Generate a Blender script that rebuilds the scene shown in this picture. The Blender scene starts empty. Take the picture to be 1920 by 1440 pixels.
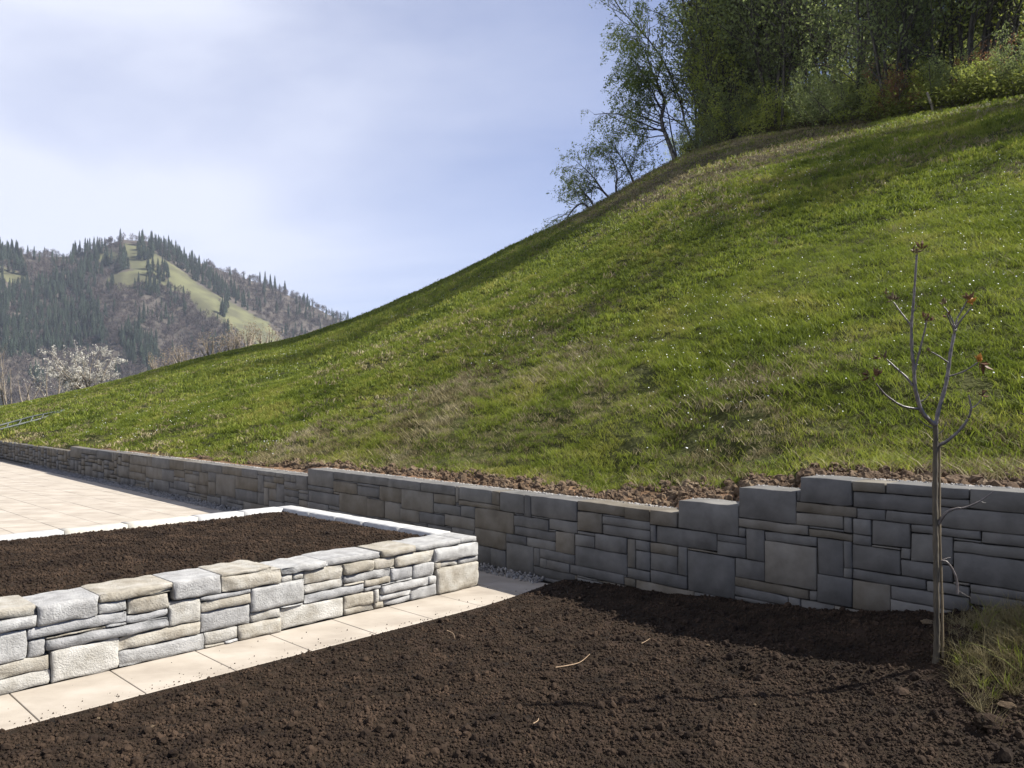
import bpy, math, random
import numpy as np
from mathutils import Vector, Matrix, Quaternion

# ------------------------------------------------------------------ camera, sky, sun, exposure
S = bpy.context.scene
COL = S.collection
F, HX, HY, CH = 1442.0, 960.0, 768.0, 1.6          # focal length and horizon in photo pixels, eye height
cam_d = bpy.data.cameras.new('camera'); cam = bpy.data.objects.new('camera', cam_d); COL.objects.link(cam)
cam.location = (0, 0, CH); cam.rotation_euler = (math.radians(90), 0, 0)
cam_d.sensor_width = 36; cam_d.lens = F / 1920 * 36; cam_d.shift_y = 48 / 1920
cam_d.clip_start = .05; cam_d.clip_end = 8000
S.camera = cam
SUN_EL, SUN_AZ = 45.5, 90.0                         # azimuth from +Y clockwise
sdir = Vector((math.sin(math.radians(SUN_AZ)) * math.cos(math.radians(SUN_EL)),
               math.cos(math.radians(SUN_AZ)) * math.cos(math.radians(SUN_EL)), math.sin(math.radians(SUN_EL))))
sun_d = bpy.data.lights.new('sun', 'SUN'); sun_d.energy = 5.0; sun_d.angle = math.radians(.53); sun_d.color = (1, .955, .88)
sun = bpy.data.objects.new('sun', sun_d); COL.objects.link(sun); sun.rotation_euler = sdir.to_track_quat('Z', 'Y').to_euler()
W = bpy.data.worlds.new('World'); S.world = W; W.use_nodes = True
nt = W.node_tree; N = nt.nodes; L = nt.links; N.clear()
sky = N.new('ShaderNodeTexSky'); sky.sky_type = 'NISHITA'; sky.sun_disc = False
sky.sun_elevation = math.radians(SUN_EL); sky.sun_rotation = math.radians(SUN_AZ)
sky.altitude = 800; sky.air_density = 1.0; sky.dust_density = .5; sky.ozone_density = 2.5
tc = N.new('ShaderNodeTexCoord')
mp = N.new('ShaderNodeMapping'); mp.inputs['Rotation'].default_value = (math.radians(10), math.radians(-22), math.radians(15)); mp.inputs['Scale'].default_value = (.9, 1.2, 3.6)
n1 = N.new('ShaderNodeTexNoise'); n1.inputs['Scale'].default_value = 1.35; n1.inputs['Detail'].default_value = 6; n1.inputs['Roughness'].default_value = .48; n1.inputs['Distortion'].default_value = .5
rp = N.new('ShaderNodeValToRGB'); rp.color_ramp.elements[0].position = .33; rp.color_ramp.elements[0].color = (.16, .16, .16, 1); rp.color_ramp.elements[1].position = .68; rp.color_ramp.elements[1].color = (.9, .9, .9, 1)
mx = N.new('ShaderNodeMixRGB'); mx.inputs['Color2'].default_value = (7.3, 7.6, 8.9, 1)
# veil grows denser towards the north-west
sep = N.new('ShaderNodeSeparateXYZ')
m1 = N.new('ShaderNodeMath'); m1.operation = 'MULTIPLY_ADD'; m1.inputs[1].default_value = -.55; m1.inputs[2].default_value = .18
m2 = N.new('ShaderNodeMath'); m2.operation = 'ADD'; m2.use_clamp = True
m3 = N.new('ShaderNodeMath'); m3.operation = 'MULTIPLY'; m3.inputs[1].default_value = .92; m3.use_clamp = True
tint = N.new('ShaderNodeMixRGB'); tint.blend_type = 'MULTIPLY'; tint.inputs['Fac'].default_value = 1; tint.inputs['Color2'].default_value = (.44, .66, 1.06, 1)
bg = N.new('ShaderNodeBackground'); bg.inputs['Strength'].default_value = .05
out = N.new('ShaderNodeOutputWorld')
L.new(tc.outputs['Generated'], mp.inputs['Vector']); L.new(mp.outputs[0], n1.inputs['Vector']); L.new(n1.outputs['Fac'], rp.inputs[0])
L.new(tc.outputs['Generated'], sep.inputs[0]); L.new(sep.outputs['X'], m1.inputs[0])
L.new(rp.outputs[0], m2.inputs[0]); L.new(m1.outputs[0], m2.inputs[1]); m4 = N.new('ShaderNodeMapRange'); m4.inputs['From Min'].default_value = -.35; m4.inputs['From Max'].default_value = .45; m4.inputs['To Min'].default_value = 1.0; m4.inputs['To Max'].default_value = .16; L.new(sep.outputs['X'], m4.inputs['Value'])
m5 = N.new('ShaderNodeMath'); m5.operation = 'MULTIPLY'; L.new(m2.outputs[0], m5.inputs[0]); L.new(m4.outputs[0], m5.inputs[1]); L.new(m5.outputs[0], m3.inputs[0]); L.new(m3.outputs[0], mx.inputs['Fac'])
L.new(sky.outputs[0], tint.inputs['Color1']); L.new(tint.outputs[0], mx.inputs['Color1']); L.new(mx.outputs[0], bg.inputs['Color']); L.new(bg.outputs[0], out.inputs[0])
S.view_settings.view_transform = 'Standard'; S.view_settings.look = 'None'; S.view_settings.exposure = 1.3; S.view_settings.gamma = 1; S.view_settings.use_curve_mapping = False
S.render.engine = 'CYCLES'; S.cycles.use_denoising = True; S.cycles.max_bounces = 6; S.cycles.diffuse_bounces = 3; S.cycles.transparent_max_bounces = 8; S.cycles.volume_bounces = 0

RNG = np.random.default_rng(7); random.seed(7)

# ------------------------------------------------------------------ helpers
def ray(px): return (px - HX) / F
def at(px, py, Y): return Vector(((px - HX) / F * Y, Y, CH - (py - HY) / F * Y))
def link(o, parent=None):
    COL.objects.link(o)
    if parent is not None: o.parent = parent
    return o
def tag(o, label=None, cat=None, group=None, kind=None):
    if label: o['label'] = label
    if cat: o['category'] = cat
    if group: o['group'] = group
    if kind: o['kind'] = kind
    return o
def mesh(name, V, Fc, mat=None, smooth=False, attrs=None):
    me = bpy.data.meshes.new(name)
    if isinstance(Fc, np.ndarray):
        V = np.asarray(V, np.float32); n = Fc.shape[1]
        me.vertices.add(len(V)); me.vertices.foreach_set('co', V.ravel())
        me.loops.add(Fc.size); me.loops.foreach_set('vertex_index', Fc.astype(np.int32).ravel())
        me.polygons.add(len(Fc)); me.polygons.foreach_set('loop_start', np.arange(0, Fc.size, n, dtype=np.int32))
        me.update(calc_edges=True)
    else:
        me.from_pydata([tuple(v) for v in V], [], [tuple(f) for f in Fc]); me.update()
    if smooth and len(me.polygons): me.polygons.foreach_set('use_smooth', np.ones(len(me.polygons), bool))
    for k, a in (attrs or {}).items():
        at_ = me.attributes.new(k, 'FLOAT', 'POINT'); at_.data.foreach_set('value', np.asarray(a, np.float32).ravel())
    if mat: me.materials.append(mat)
    return me
def mob(name, V, Fc, mat, parent=None, smooth=False, attrs=None):
    return link(bpy.data.objects.new(name, mesh(name, V, Fc, mat, smooth, attrs)), parent)
def empty(name, loc=(0, 0, 0)):
    o = bpy.data.objects.new(name, None); o.location = loc; o.empty_display_size = .1; return link(o)

_T = np.random.default_rng(3).random((256, 256))
def vnoise(x, y):
    xi = np.floor(x).astype(int); yi = np.floor(y).astype(int); fx = x - xi; fy = y - yi
    fx = fx * fx * (3 - 2 * fx); fy = fy * fy * (3 - 2 * fy)
    a = _T[xi & 255, yi & 255]; b = _T[(xi + 1) & 255, yi & 255]; c = _T[xi & 255, (yi + 1) & 255]; d = _T[(xi + 1) & 255, (yi + 1) & 255]
    return (a + (b - a) * fx) * (1 - fy) + (c + (d - c) * fx) * fy
def fbm(x, y, o=4, g=.5):
    s = 0; a = 1; t = 0
    for i in range(o):
        s = s + a * (vnoise(x * 2 ** i + 17.3 * i, y * 2 ** i + 9.1 * i) - .5); t += a; a *= g
    return s / t

# ---- materials
def newmat(name):
    m = bpy.data.materials.new(name); m.use_nodes = True; t = m.node_tree
    b = t.nodes['Principled BSDF']; return m, t, b
def rgb(c): return (*c, 1)
def noisemat(name, cols, scale=3, detail=6, rough=.85, bump=0, bscale=40, coord='Object', obj_var=0, spec=.3, bdist=.01, stops=None, scl=None):
    m, t, b = newmat(name); n = t.nodes; l = t.links
    tcx = n.new('ShaderNodeTexCoord'); src = tcx.outputs[coord] if coord != 'World' else n.new('ShaderNodeNewGeometry').outputs['Position']
    if scl:
        mm = n.new('ShaderNodeMapping'); mm.inputs['Scale'].default_value = scl; l.new(src, mm.inputs[0]); src = mm.outputs[0]
    nz = n.new('ShaderNodeTexNoise'); nz.inputs['Scale'].default_value = scale; nz.inputs['Detail'].default_value = detail; nz.inputs['Roughness'].default_value = .6
    l.new(src, nz.inputs['Vector'])
    cr = n.new('ShaderNodeValToRGB'); e = cr.color_ramp.elements
    k = len(cols); stops = stops or [.32 + .36 * i / (k - 1) for i in range(k)]
    e[0].position = stops[0]; e[0].color = rgb(cols[0]); e[1].position = stops[-1]; e[1].color = rgb(cols[-1])
    for i in range(1, k - 1): x = e.new(stops[i]); x.color = rgb(cols[i])
    l.new(nz.outputs['Fac'], cr.inputs[0]); col = cr.outputs[0]
    if obj_var:
        oi = n.new('ShaderNodeObjectInfo'); mr = n.new('ShaderNodeMapRange'); mr.inputs['To Min'].default_value = 1 - obj_var; mr.inputs['To Max'].default_value = 1 + obj_var
        l.new(oi.outputs['Random'], mr.inputs['Value']); mu = n.new('ShaderNodeMixRGB'); mu.blend_type = 'MULTIPLY'; mu.inputs['Fac'].default_value = 1
        l.new(col, mu.inputs['Color1']); l.new(mr.outputs[0], mu.inputs['Color2']); col = mu.outputs[0]
    l.new(col, b.inputs['Base Color']); b.inputs['Roughness'].default_value = rough; b.inputs['Specular IOR Level'].default_value = spec
    if bump:
        nb = n.new('ShaderNodeTexNoise'); nb.inputs['Scale'].default_value = bscale; nb.inputs['Detail'].default_value = 8; nb.inputs['Roughness'].default_value = .65
        l.new(src, nb.inputs['Vector']); bp = n.new('ShaderNodeBump'); bp.inputs['Strength'].default_value = bump; bp.inputs['Distance'].default_value = bdist
        l.new(nb.outputs['Fac'], bp.inputs['Height']); l.new(bp.outputs[0], b.inputs['Normal'])
    return m
def leafmat(name, cols, scale=.6, trans=.35, rough=.6):
    m, t, b = newmat(name); n = t.nodes; l = t.links
    g = n.new('ShaderNodeNewGeometry'); nz = n.new('ShaderNodeTexNoise'); nz.inputs['Scale'].default_value = scale; nz.inputs['Detail'].default_value = 5; nz.inputs['Roughness'].default_value = .7
    l.new(g.outputs['Position'], nz.inputs['Vector'])
    rnd = n.new('ShaderNodeMath'); rnd.operation = 'MULTIPLY_ADD'; rnd.inputs[1].default_value = .22
    l.new(g.outputs['Random Per Island'], rnd.inputs[0]); l.new(nz.outputs['Fac'], rnd.inputs[2])
    cr = n.new('ShaderNodeValToRGB'); e = cr.color_ramp.elements; k = len(cols)
    e[0].position = .42; e[0].color = rgb(cols[0]); e[1].position = .82; e[1].color = rgb(cols[-1])
    for i in range(1, k - 1): x = e.new(.42 + .4 * i / (k - 1)); x.color = rgb(cols[i])
    l.new(rnd.outputs[0], cr.inputs[0]); l.new(cr.outputs[0], b.inputs['Base Color'])
    b.inputs['Roughness'].default_value = rough; b.inputs['Specular IOR Level'].default_value = .2
    tr = n.new('ShaderNodeBsdfTranslucent'); l.new(cr.outputs[0], tr.inputs['Color'])
    ms = n.new('ShaderNodeMixShader'); ms.inputs[0].default_value = trans
    l.new(b.outputs[0], ms.inputs[1]); l.new(tr.outputs[0], ms.inputs[2]); l.new(ms.outputs[0], n['Material Output'].inputs[0])
    return m

M = {}
M['soil'] = noisemat('dark_soil', [(0.010, 0.007, 0.005), (0.020, 0.013, 0.007), (0.035, 0.022, 0.015)], 9, 8, .95, .9, 120, 'World', spec=.15, bdist=.012)
M['crumb'] = noisemat('soil_crumb', [(0.011, 0.007, 0.005), (0.026, 0.017, 0.011), (0.048, 0.031, 0.020)], 5, 6, .95, .5, 60, 'World', spec=.15)
M['bsoil'] = noisemat('brown_soil', [(0.051, 0.034, 0.021), (0.091, 0.064, 0.039), (0.136, 0.104, 0.065)], 6, 8, .95, .9, 60, 'World', spec=.15, bdist=.02)
M['clod'] = noisemat('brown_clod', [(0.054, 0.035, 0.021), (0.097, 0.067, 0.043), (0.146, 0.110, 0.072)], 4, 6, .95, .5, 40, 'World', spec=.15)
M['gravel'] = noisemat('gravel_stone', [(0.140, 0.133, 0.126), (0.252, 0.238, 0.217), (0.364, 0.350, 0.329)], 14, 3, .9, .3, 60, 'World')
M['bed'] = noisemat('bedding', [(0.068, 0.061, 0.051), (0.136, 0.122, 0.102)], 20, 6, .95, .4, 60, 'World')
M['slab'] = noisemat('sandstone_slab', [(0.250, 0.216, 0.176), (0.309, 0.272, 0.224), (0.360, 0.319, 0.269)], 2.2, 9, .8, .12, 70, 'World', .03, spec=.25, bdist=.004, scl=(1, 1.6, 1))
greys = [((0.194, 0.190, 0.183), (0.272, 0.268, 0.260), (0.357, 0.354, 0.342)), ((0.226, 0.221, 0.210), (0.303, 0.299, 0.287), (0.389, 0.384, 0.369)), ((0.179, 0.179, 0.175), (0.248, 0.247, 0.245), (0.326, 0.323, 0.319))]
beiges = [((0.207, 0.183, 0.144), (0.291, 0.268, 0.224), (0.368, 0.350, 0.308)), ((0.237, 0.221, 0.189), (0.320, 0.307, 0.276), (0.398, 0.384, 0.352)), ((0.191, 0.167, 0.128), (0.268, 0.245, 0.200), (0.344, 0.319, 0.276))]
M['sg'] = [noisemat('grey_sandstone', list(c), 11, 10, .9, 1.0, 85, 'World', .10, bdist=.010) for c in greys]
M['sb'] = [noisemat('beige_sandstone', list(c), 9, 10, .9, 1.0, 85, 'World', .10, bdist=.010) for c in beiges]
M['rg'] = [noisemat('sawn_grey_stone_shaded', [(q[0] * .37, q[1] * .36, q[2] * .345) for q in c], 5, 9, .8, .3, 70, 'World', .12, bdist=.005) for c in greys]  # planter greys darkened: the shade on the retaining wall is put into its colour
M['rb'] = [noisemat('sawn_tan_stone_shaded', [(q[0] * .385, q[1] * .365, q[2] * .34) for q in c], 5, 9, .8, .3, 70, 'World', .12, bdist=.005) for c in beiges]  # planter beiges darkened likewise, wall shade painted into the stone colour
M['core'] = noisemat('wall_core', [(.03, .03, .03), (.07, .065, .06)], 12, 4, .95, .6, 30, 'World')
M['cap'] = [noisemat('pale_cap_stone', [(0.285, 0.285, 0.282), (0.356, 0.352, 0.341), (0.428, 0.420, 0.396)], 6, 8, .8, .3, 70, 'World', .05, bdist=.004), noisemat('cream_cap_stone', [(0.293, 0.270, 0.222), (0.364, 0.341, 0.293), (0.428, 0.404, 0.356)], 6, 8, .8, .3, 70, 'World', .05, bdist=.004)]
M['grass'] = leafmat('meadow_grass', [(0.046, 0.063, 0.010), (0.105, 0.138, 0.017), (0.172, 0.207, 0.028), (0.253, 0.241, 0.058)], .55, .45)
M['dry'] = leafmat('dry_grass', [(0.068, 0.058, 0.020), (0.136, 0.112, 0.048), (0.218, 0.184, 0.095), (0.286, 0.245, 0.150)], 1.1, .25, .7)
M['petal'] = noisemat('daisy_petal', [(0.637, 0.637, 0.629), (0.722, 0.722, 0.705)], 3, 2, .6)

# ------------------------------------------------------------------ garden frame
U = np.array((.688, .7257)); Vv = np.array((-.7257, .688))           # along the planter front, and back along its side
C0 = np.array((-.315, 6.99))                                          # front right corner of the planter
def uv(u, v): return C0 + u * U + v * Vv
A0 = np.array((-2.83, 10.65)); D1 = np.array((.669, -.7433)); D0 = np.array((-.690, .7238))
D1 /= np.linalg.norm(D1); D0 /= np.linalg.norm(D0)
def wall_pt(s):                                                       # s > 0 to the right of the first step
    s = np.asarray(s, float)[..., None]
    return np.where(s > 0, A0 + s * D1, A0 - s * D0)
def wall_s(px):
    r = ray(px); right = px >= 577; d = D1 if right else D0
    t = (r * A0[1] - A0[0]) / (d[0] - r * d[1]); return t if right else -t
def wall_sz(px, py):
    s = wall_s(px); Y = wall_pt(s)[1]; return s, CH - (py - HY) / F * Y
S1, S2, S3, S4 = 0.0, wall_s(1270), wall_s(1387), wall_s(1499)
SL = wall_s(132)
def wall_top(s):
    return .56 if s < SL else .677 if s < S1 else .785 if s < S2 else .885 if s < S3 else 1.03 if s < S4 else 1.135
wtop_v = np.vectorize(wall_top)
NR1 = np.array((-D1[1], D1[0])); NR1 = -NR1 if NR1 @ (1, 1) < 0 else NR1   # away from the camera side
NR0 = np.array((-D0[1], D0[0])); NR0 = -NR0 if NR0 @ (1, 1) < 0 else NR0
def wall_in(s): return NR1 if s > 0 else NR0

# ------------------------------------------------------------------ hillside
sky_px = [-400, -130, 0, 87, 175, 262, 350, 437, 560, 665, 740, 800, 870, 960, 1040, 1100, 1150, 1200, 1265, 1300, 1400, 1500, 1640, 1760, 1920, 2100, 2500]
sky_py = [830, 790, 764, 747, 729, 706, 680, 659, 635, 601, 570, 543, 510, 464, 428, 396, 368, 337, 302, 286, 262, 245, 232, 215, 188, 165, 140]
Yb_px = [-400, 0, 300, 600, 1040, 1290, 1640, 1920, 2500]; Yb_v = [50, 50, 52, 53, 52, 48, 31, 26.5, 23]
def ip(x, a, b): return np.interp(x, a, b)
_pxg = np.linspace(-600, 5400, 1201)
def smooth_tab(a, b, w):
    y = ip(_pxg, a, b); k = np.hanning(w); k /= k.sum(); return np.convolve(np.pad(y, w // 2, mode='edge'), k, 'valid')[:len(_pxg)]
T_sky = smooth_tab(sky_px, sky_py, 19); T_Yb = smooth_tab(Yb_px, Yb_v, 61)
T_m2 = smooth_tab([-400, 1290, 1400, 1500, 1640, 1800, 1920, 2500], [0, .30, .36, .42, .53, .68, .78, .85], 25)
T_mb = smooth_tab([1290, 1640, 1920, 2500], [.37, .40, .43, .46], 61)
_Yw = []; _zw = []
for p in _pxg:
    p_ = max(p, -125); s = wall_s(p_); _Yw.append(wall_pt(s)[1] + .28 / max(.5, 1)); _zw.append(wall_top(s) - .05)
_Yw = np.array(_Yw); _zw = np.array(_zw); k9 = np.hanning(11); k9 /= k9.sum(); T_zw = np.minimum(np.convolve(np.pad(_zw, 5, mode='edge'), k9, 'valid'), _zw)
T_Yw = _Yw
_k = np.hanning(121); _k /= _k.sum(); T_zs = np.convolve(np.pad(T_zw, 60, mode='edge'), _k, 'valid')
BEN = 1.15
def tz(X, Y, lump=True):
    px = HX + F * X / Y
    sy = ip(px, _pxg, T_sky); Yb = ip(px, _pxg, T_Yb); Yw = ip(px, _pxg, T_Yw); zw = ip(px, _pxg, T_zw)
    e = (HY - sy) / F; zb = CH + e * Yb; mb = np.where(px < 1290, e, np.maximum(e, ip(px, _pxg, T_mb)))
    w_ = np.clip((px - 1270) / 330, 0, 1); w_ = w_ * w_ * (3 - 2 * w_); mb = np.where(px < 1290, e, e + (mb - e) * w_)
    Ys = Yw + BEN; zs = ip(px, _pxg, T_zs) + .10; Q = Yb - Ys; A = zb - zs
    c = (A - mb * Q) / Q ** 2; k = mb + 2 * c * Q
    q = Y - Ys
    mead = zs + k * q - c * q * q
    bench = zw + .10 * np.clip((Y - Yw) / BEN, -1, 1)
    m2 = ip(px, _pxg, T_m2); d = Y - Yb; FLAT = 24
    # beyond the border: left falls away, right climbs into the wood
    left = zb + mb * d - np.minimum(np.maximum(c, .004), .02) * d * d
    dl = np.clip(d, 0, 26); right = zb + m2 * dl + np.clip(d - 26, 0, None) * (-.25)
    far = np.where(px < 1290, left, right * w_ + left * (1 - w_)); far = np.maximum(far, zb - .55 * np.clip(d, 0, None) - 1)
    bl = np.clip((q + BEN) / 2.6, 0, 1); bl = bl * bl * (3 - 2 * bl)
    z = np.where(d < 0, bench * (1 - bl) + np.where(q < 0, zs + k * .6 * q, mead) * bl, far)
    z = np.maximum(z, -95)
    if lump:
        a = np.clip((Y - Yw) / 1.5, 0, 1)
        z = z + a * (fbm(X * .9, Y * .9, 3) * .16 + fbm(X * .16, Y * .16, 2) * .5 * np.clip((Y - Yw) / 12, 0, 1) * np.clip(1.3 - Y / 60, .15, 1)) + a * fbm(X * 3.5, Y * 3.5, 3) * (.08 + .17 * np.exp(-(np.maximum(Y - Yw, 0) / (2.2 + .12 * Y)) ** 2) * np.clip((Y - Yw) / 2, 0, 1))
    return z
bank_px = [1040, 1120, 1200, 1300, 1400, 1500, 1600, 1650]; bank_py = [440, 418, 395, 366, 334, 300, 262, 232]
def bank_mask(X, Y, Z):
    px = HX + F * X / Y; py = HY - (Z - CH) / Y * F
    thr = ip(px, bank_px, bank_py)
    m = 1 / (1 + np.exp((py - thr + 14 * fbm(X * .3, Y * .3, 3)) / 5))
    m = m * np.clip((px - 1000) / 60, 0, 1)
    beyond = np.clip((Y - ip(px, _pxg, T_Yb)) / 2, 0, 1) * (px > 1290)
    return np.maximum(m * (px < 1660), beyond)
# meadow ground sheet
pxs = np.concatenate([np.linspace(-125, 2690, 345), np.linspace(2690, 5300, 90)[1:]])
rows = np.concatenate([np.linspace(0, .22, 60) ** 1.5 * 1.0, np.linspace(.22, 1, 110)[1:] ** 1.5, np.linspace(1.0, 3.2, 50)[1:] ** 1.3])
PX, RR = np.meshgrid(pxs, rows); Yw_ = ip(PX, _pxg, T_Yw) - .06; Yb_ = ip(PX, _pxg, T_Yb)
YY = Yw_ + RR * (Yb_ - Yw_); XX = (PX - HX) / F * YY; ZZ = tz(XX, YY)
nr, nc = PX.shape; idx = np.arange(nr * nc).reshape(nr, nc)
quads = np.stack([idx[:-1, :-1], idx[:-1, 1:], idx[1:, 1:], idx[1:, :-1]], -1).reshape(-1, 4)
def soil_edge(px): return ip(px, [-130, 0, 230, 420, 600, 900, 1200, 1400, 1490, 1600, 1750, 1920], [.2, .35, .8, .9, 1.0, 1.05, 1.0, .85, .55, .55, .75, .7])
dw = (YY - Yw_) + fbm(XX * 1.5, YY * 1.5, 3) * .7
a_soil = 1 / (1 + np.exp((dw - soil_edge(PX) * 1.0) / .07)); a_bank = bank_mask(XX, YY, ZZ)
m, t, b = newmat('hillside_ground'); n = t.nodes; l = t.links
g = n.new('ShaderNodeNewGeometry'); nz = n.new('ShaderNodeTexNoise'); nz.inputs['Scale'].default_value = .8; nz.inputs['Detail'].default_value = 10; nz.inputs['Roughness'].default_value = .7; l.new(g.outputs['Position'], nz.inputs[0])
cr = n.new('ShaderNodeValToRGB'); e = cr.color_ramp.elements; e[0].position = .35; e[0].color = (.028, .030, .009, 1); e[1].position = .7; e[1].color = (.065, .068, .020, 1)
cs = n.new('ShaderNodeValToRGB'); e = cs.color_ramp.elements; e[0].position = .3; e[0].color = (.09, .052, .03, 1); e[1].position = .7; e[1].color = (.22, .14, .085, 1)
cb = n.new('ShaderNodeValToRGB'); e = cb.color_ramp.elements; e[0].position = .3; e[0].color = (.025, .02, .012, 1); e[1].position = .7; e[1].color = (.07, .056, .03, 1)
for c_ in (cr, cs, cb): l.new(nz.outputs['Fac'], c_.inputs[0])
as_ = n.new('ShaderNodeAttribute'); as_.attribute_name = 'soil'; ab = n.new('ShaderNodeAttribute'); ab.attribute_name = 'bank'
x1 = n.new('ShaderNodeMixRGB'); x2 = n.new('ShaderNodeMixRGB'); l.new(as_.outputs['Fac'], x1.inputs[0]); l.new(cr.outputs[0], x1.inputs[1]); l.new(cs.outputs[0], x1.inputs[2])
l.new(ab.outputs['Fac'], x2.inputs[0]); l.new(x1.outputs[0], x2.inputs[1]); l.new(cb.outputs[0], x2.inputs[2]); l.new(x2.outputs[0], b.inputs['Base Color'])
b.inputs['Roughness'].default_value = .95; b.inputs['Specular IOR Level'].default_value = .1
nb = n.new('ShaderNodeTexNoise'); nb.inputs['Scale'].default_value = 12; nb.inputs['Detail'].default_value = 8; l.new(g.outputs['Position'], nb.inputs[0]); bp = n.new('ShaderNodeBump'); bp.inputs['Distance'].default_value = .06; l.new(nb.outputs['Fac'], bp.inputs['Height']); l.new(bp.outputs[0], b.inputs['Normal'])
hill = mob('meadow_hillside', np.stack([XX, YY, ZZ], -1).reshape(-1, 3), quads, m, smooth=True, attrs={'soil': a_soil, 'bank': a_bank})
tag(hill, 'steep green meadow hillside rising behind the low stone wall', kind='structure')
gnd = mob('garden_ground', [(-60, -8, -.07), (14, -8, -.07), (14, 5, -.07), (3, 6.5, -.07), (-3.5, 12, -.07), (-26, 35, -.07), (-60, 60, -.07)], [(0, 1, 2, 3, 4, 5, 6)], M['bed']); tag(gnd, 'bare level ground under the garden', kind='structure')

# ------------------------------------------------------------------ scattering (point cloud mesh + instances)
def scatter_group():
    gname = 'scatter_on_points'
    ng = bpy.data.node_groups.get(gname)
    ng = bpy.data.node_groups.new(gname, 'GeometryNodeTree')
    ng.interface.new_socket('Geometry', in_out='INPUT', socket_type='NodeSocketGeometry')
    ng.interface.new_socket('Geometry', in_out='OUTPUT', socket_type='NodeSocketGeometry')
    return ng
HID = bpy.data.collections.new('piece_shapes')
def scatter(name, P, rot, scl, piece, label=None, parent=None):
    P = np.asarray(P, np.float32)
    me = bpy.data.meshes.new(name); me.vertices.add(len(P)); me.vertices.foreach_set('co', P.ravel())
    a = me.attributes.new('rot', 'FLOAT_VECTOR', 'POINT'); a.data.foreach_set('vector', np.asarray(rot, np.float32).ravel())
    scl = np.asarray(scl, np.float32); scl = np.repeat(scl[:, None], 3, 1) if scl.ndim == 1 else scl
    a = me.attributes.new('scl', 'FLOAT_VECTOR', 'POINT'); a.data.foreach_set('vector', scl.ravel())
    o = link(bpy.data.objects.new(name, me), parent); o['kind'] = 'stuff'
    if label: o['label'] = label
    po = bpy.data.objects.new(name + '_shape', piece); HID.objects.link(po)
    ng = scatter_group(); nn = ng.nodes; ll = ng.links
    gi = nn.new('NodeGroupInput'); go = nn.new('NodeGroupOutput'); iop = nn.new('GeometryNodeInstanceOnPoints'); oi = nn.new('GeometryNodeObjectInfo'); oi.inputs['Object'].default_value = po
    r = nn.new('GeometryNodeInputNamedAttribute'); r.data_type = 'FLOAT_VECTOR'; r.inputs['Name'].default_value = 'rot'
    s_ = nn.new('GeometryNodeInputNamedAttribute'); s_.data_type = 'FLOAT_VECTOR'; s_.inputs['Name'].default_value = 'scl'
    er = nn.new('FunctionNodeEulerToRotation')
    ll.new(gi.outputs[0], iop.inputs['Points']); ll.new(oi.outputs['Geometry'], iop.inputs['Instance']); ll.new(r.outputs['Attribute'], er.inputs[0]); ll.new(er.outputs[0], iop.inputs['Rotation']); ll.new(s_.outputs['Attribute'], iop.inputs['Scale']); ll.new(iop.outputs[0], go.inputs[0])
    md = o.modifiers.new('scatter', 'NODES'); md.node_group = ng
    return o
def ico(sub, rough, rng, flat=1.0):
    import bmesh
    bm = bmesh.new(); bmesh.ops.create_icosphere(bm, subdivisions=sub, radius=1)
    for v in bm.verts: v.co *= 1 + rng.uniform(-rough, rough)
    for v in bm.verts: v.co.z *= flat
    me = bpy.data.meshes.new('lump'); bm.to_mesh(me); bm.free(); return me
def lump(mat, rng, rough=.3, sub=1, flat=.8, smooth=False):
    me = ico(sub, rough, rng, flat); me.materials.append(mat)
    if smooth: me.polygons.foreach_set('use_smooth', np.ones(len(me.polygons), bool))
    return me
def tuft(mat, rng, nb=14, rad=.06, hmin=.05, hmax=.12, w=.006, lean=.6):
    V = []; Fq = []
    for i in range(nb):
        a = rng.uniform(0, 6.283); r = rad * math.sqrt(rng.random()); x, y = r * math.cos(a), r * math.sin(a)
        h = rng.uniform(hmin, hmax); az = rng.uniform(0, 6.283); ln = rng.uniform(.1, lean) * h; ta = rng.uniform(0, 6.283); wx, wy = w * math.cos(ta), w * math.sin(ta)
        dx, dy = math.cos(az) * ln, math.sin(az) * ln; k = len(V)
        V += [(x - wx, y - wy, -.01), (x + wx, y + wy, -.01), (x + dx * .4 + wx * .8, y + dy * .4 + wy * .8, h * .55), (x + dx * .4 - wx * .8, y + dy * .4 - wy * .8, h * .55), (x + dx, y + dy, h)]
        Fq += [(k, k + 1, k + 2, k + 3), (k + 3, k + 2, k + 4)]
    me = mesh('tuft', V, Fq, mat); return me
def sample_hill(y0, y1, dens, rng, px0=-60, px1=1990):
    px1 = 3100 if y1 < 20 else 2500
    xw0, xw1 = ray(px0) * y1, ray(px1) * y1; n_ = int((xw1 - xw0) * (y1 - y0) * dens)
    X = rng.uniform(xw0, xw1, n_); Y = rng.uniform(y0, y1, n_); px = HX + F * X / Y
    k = (px > px0) & (px < px1) & (Y > ip(px, _pxg, T_Yw) + .15) & (Y < ip(px, _pxg, T_Yb) + 3); return X[k], Y[k], px[k]

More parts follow.
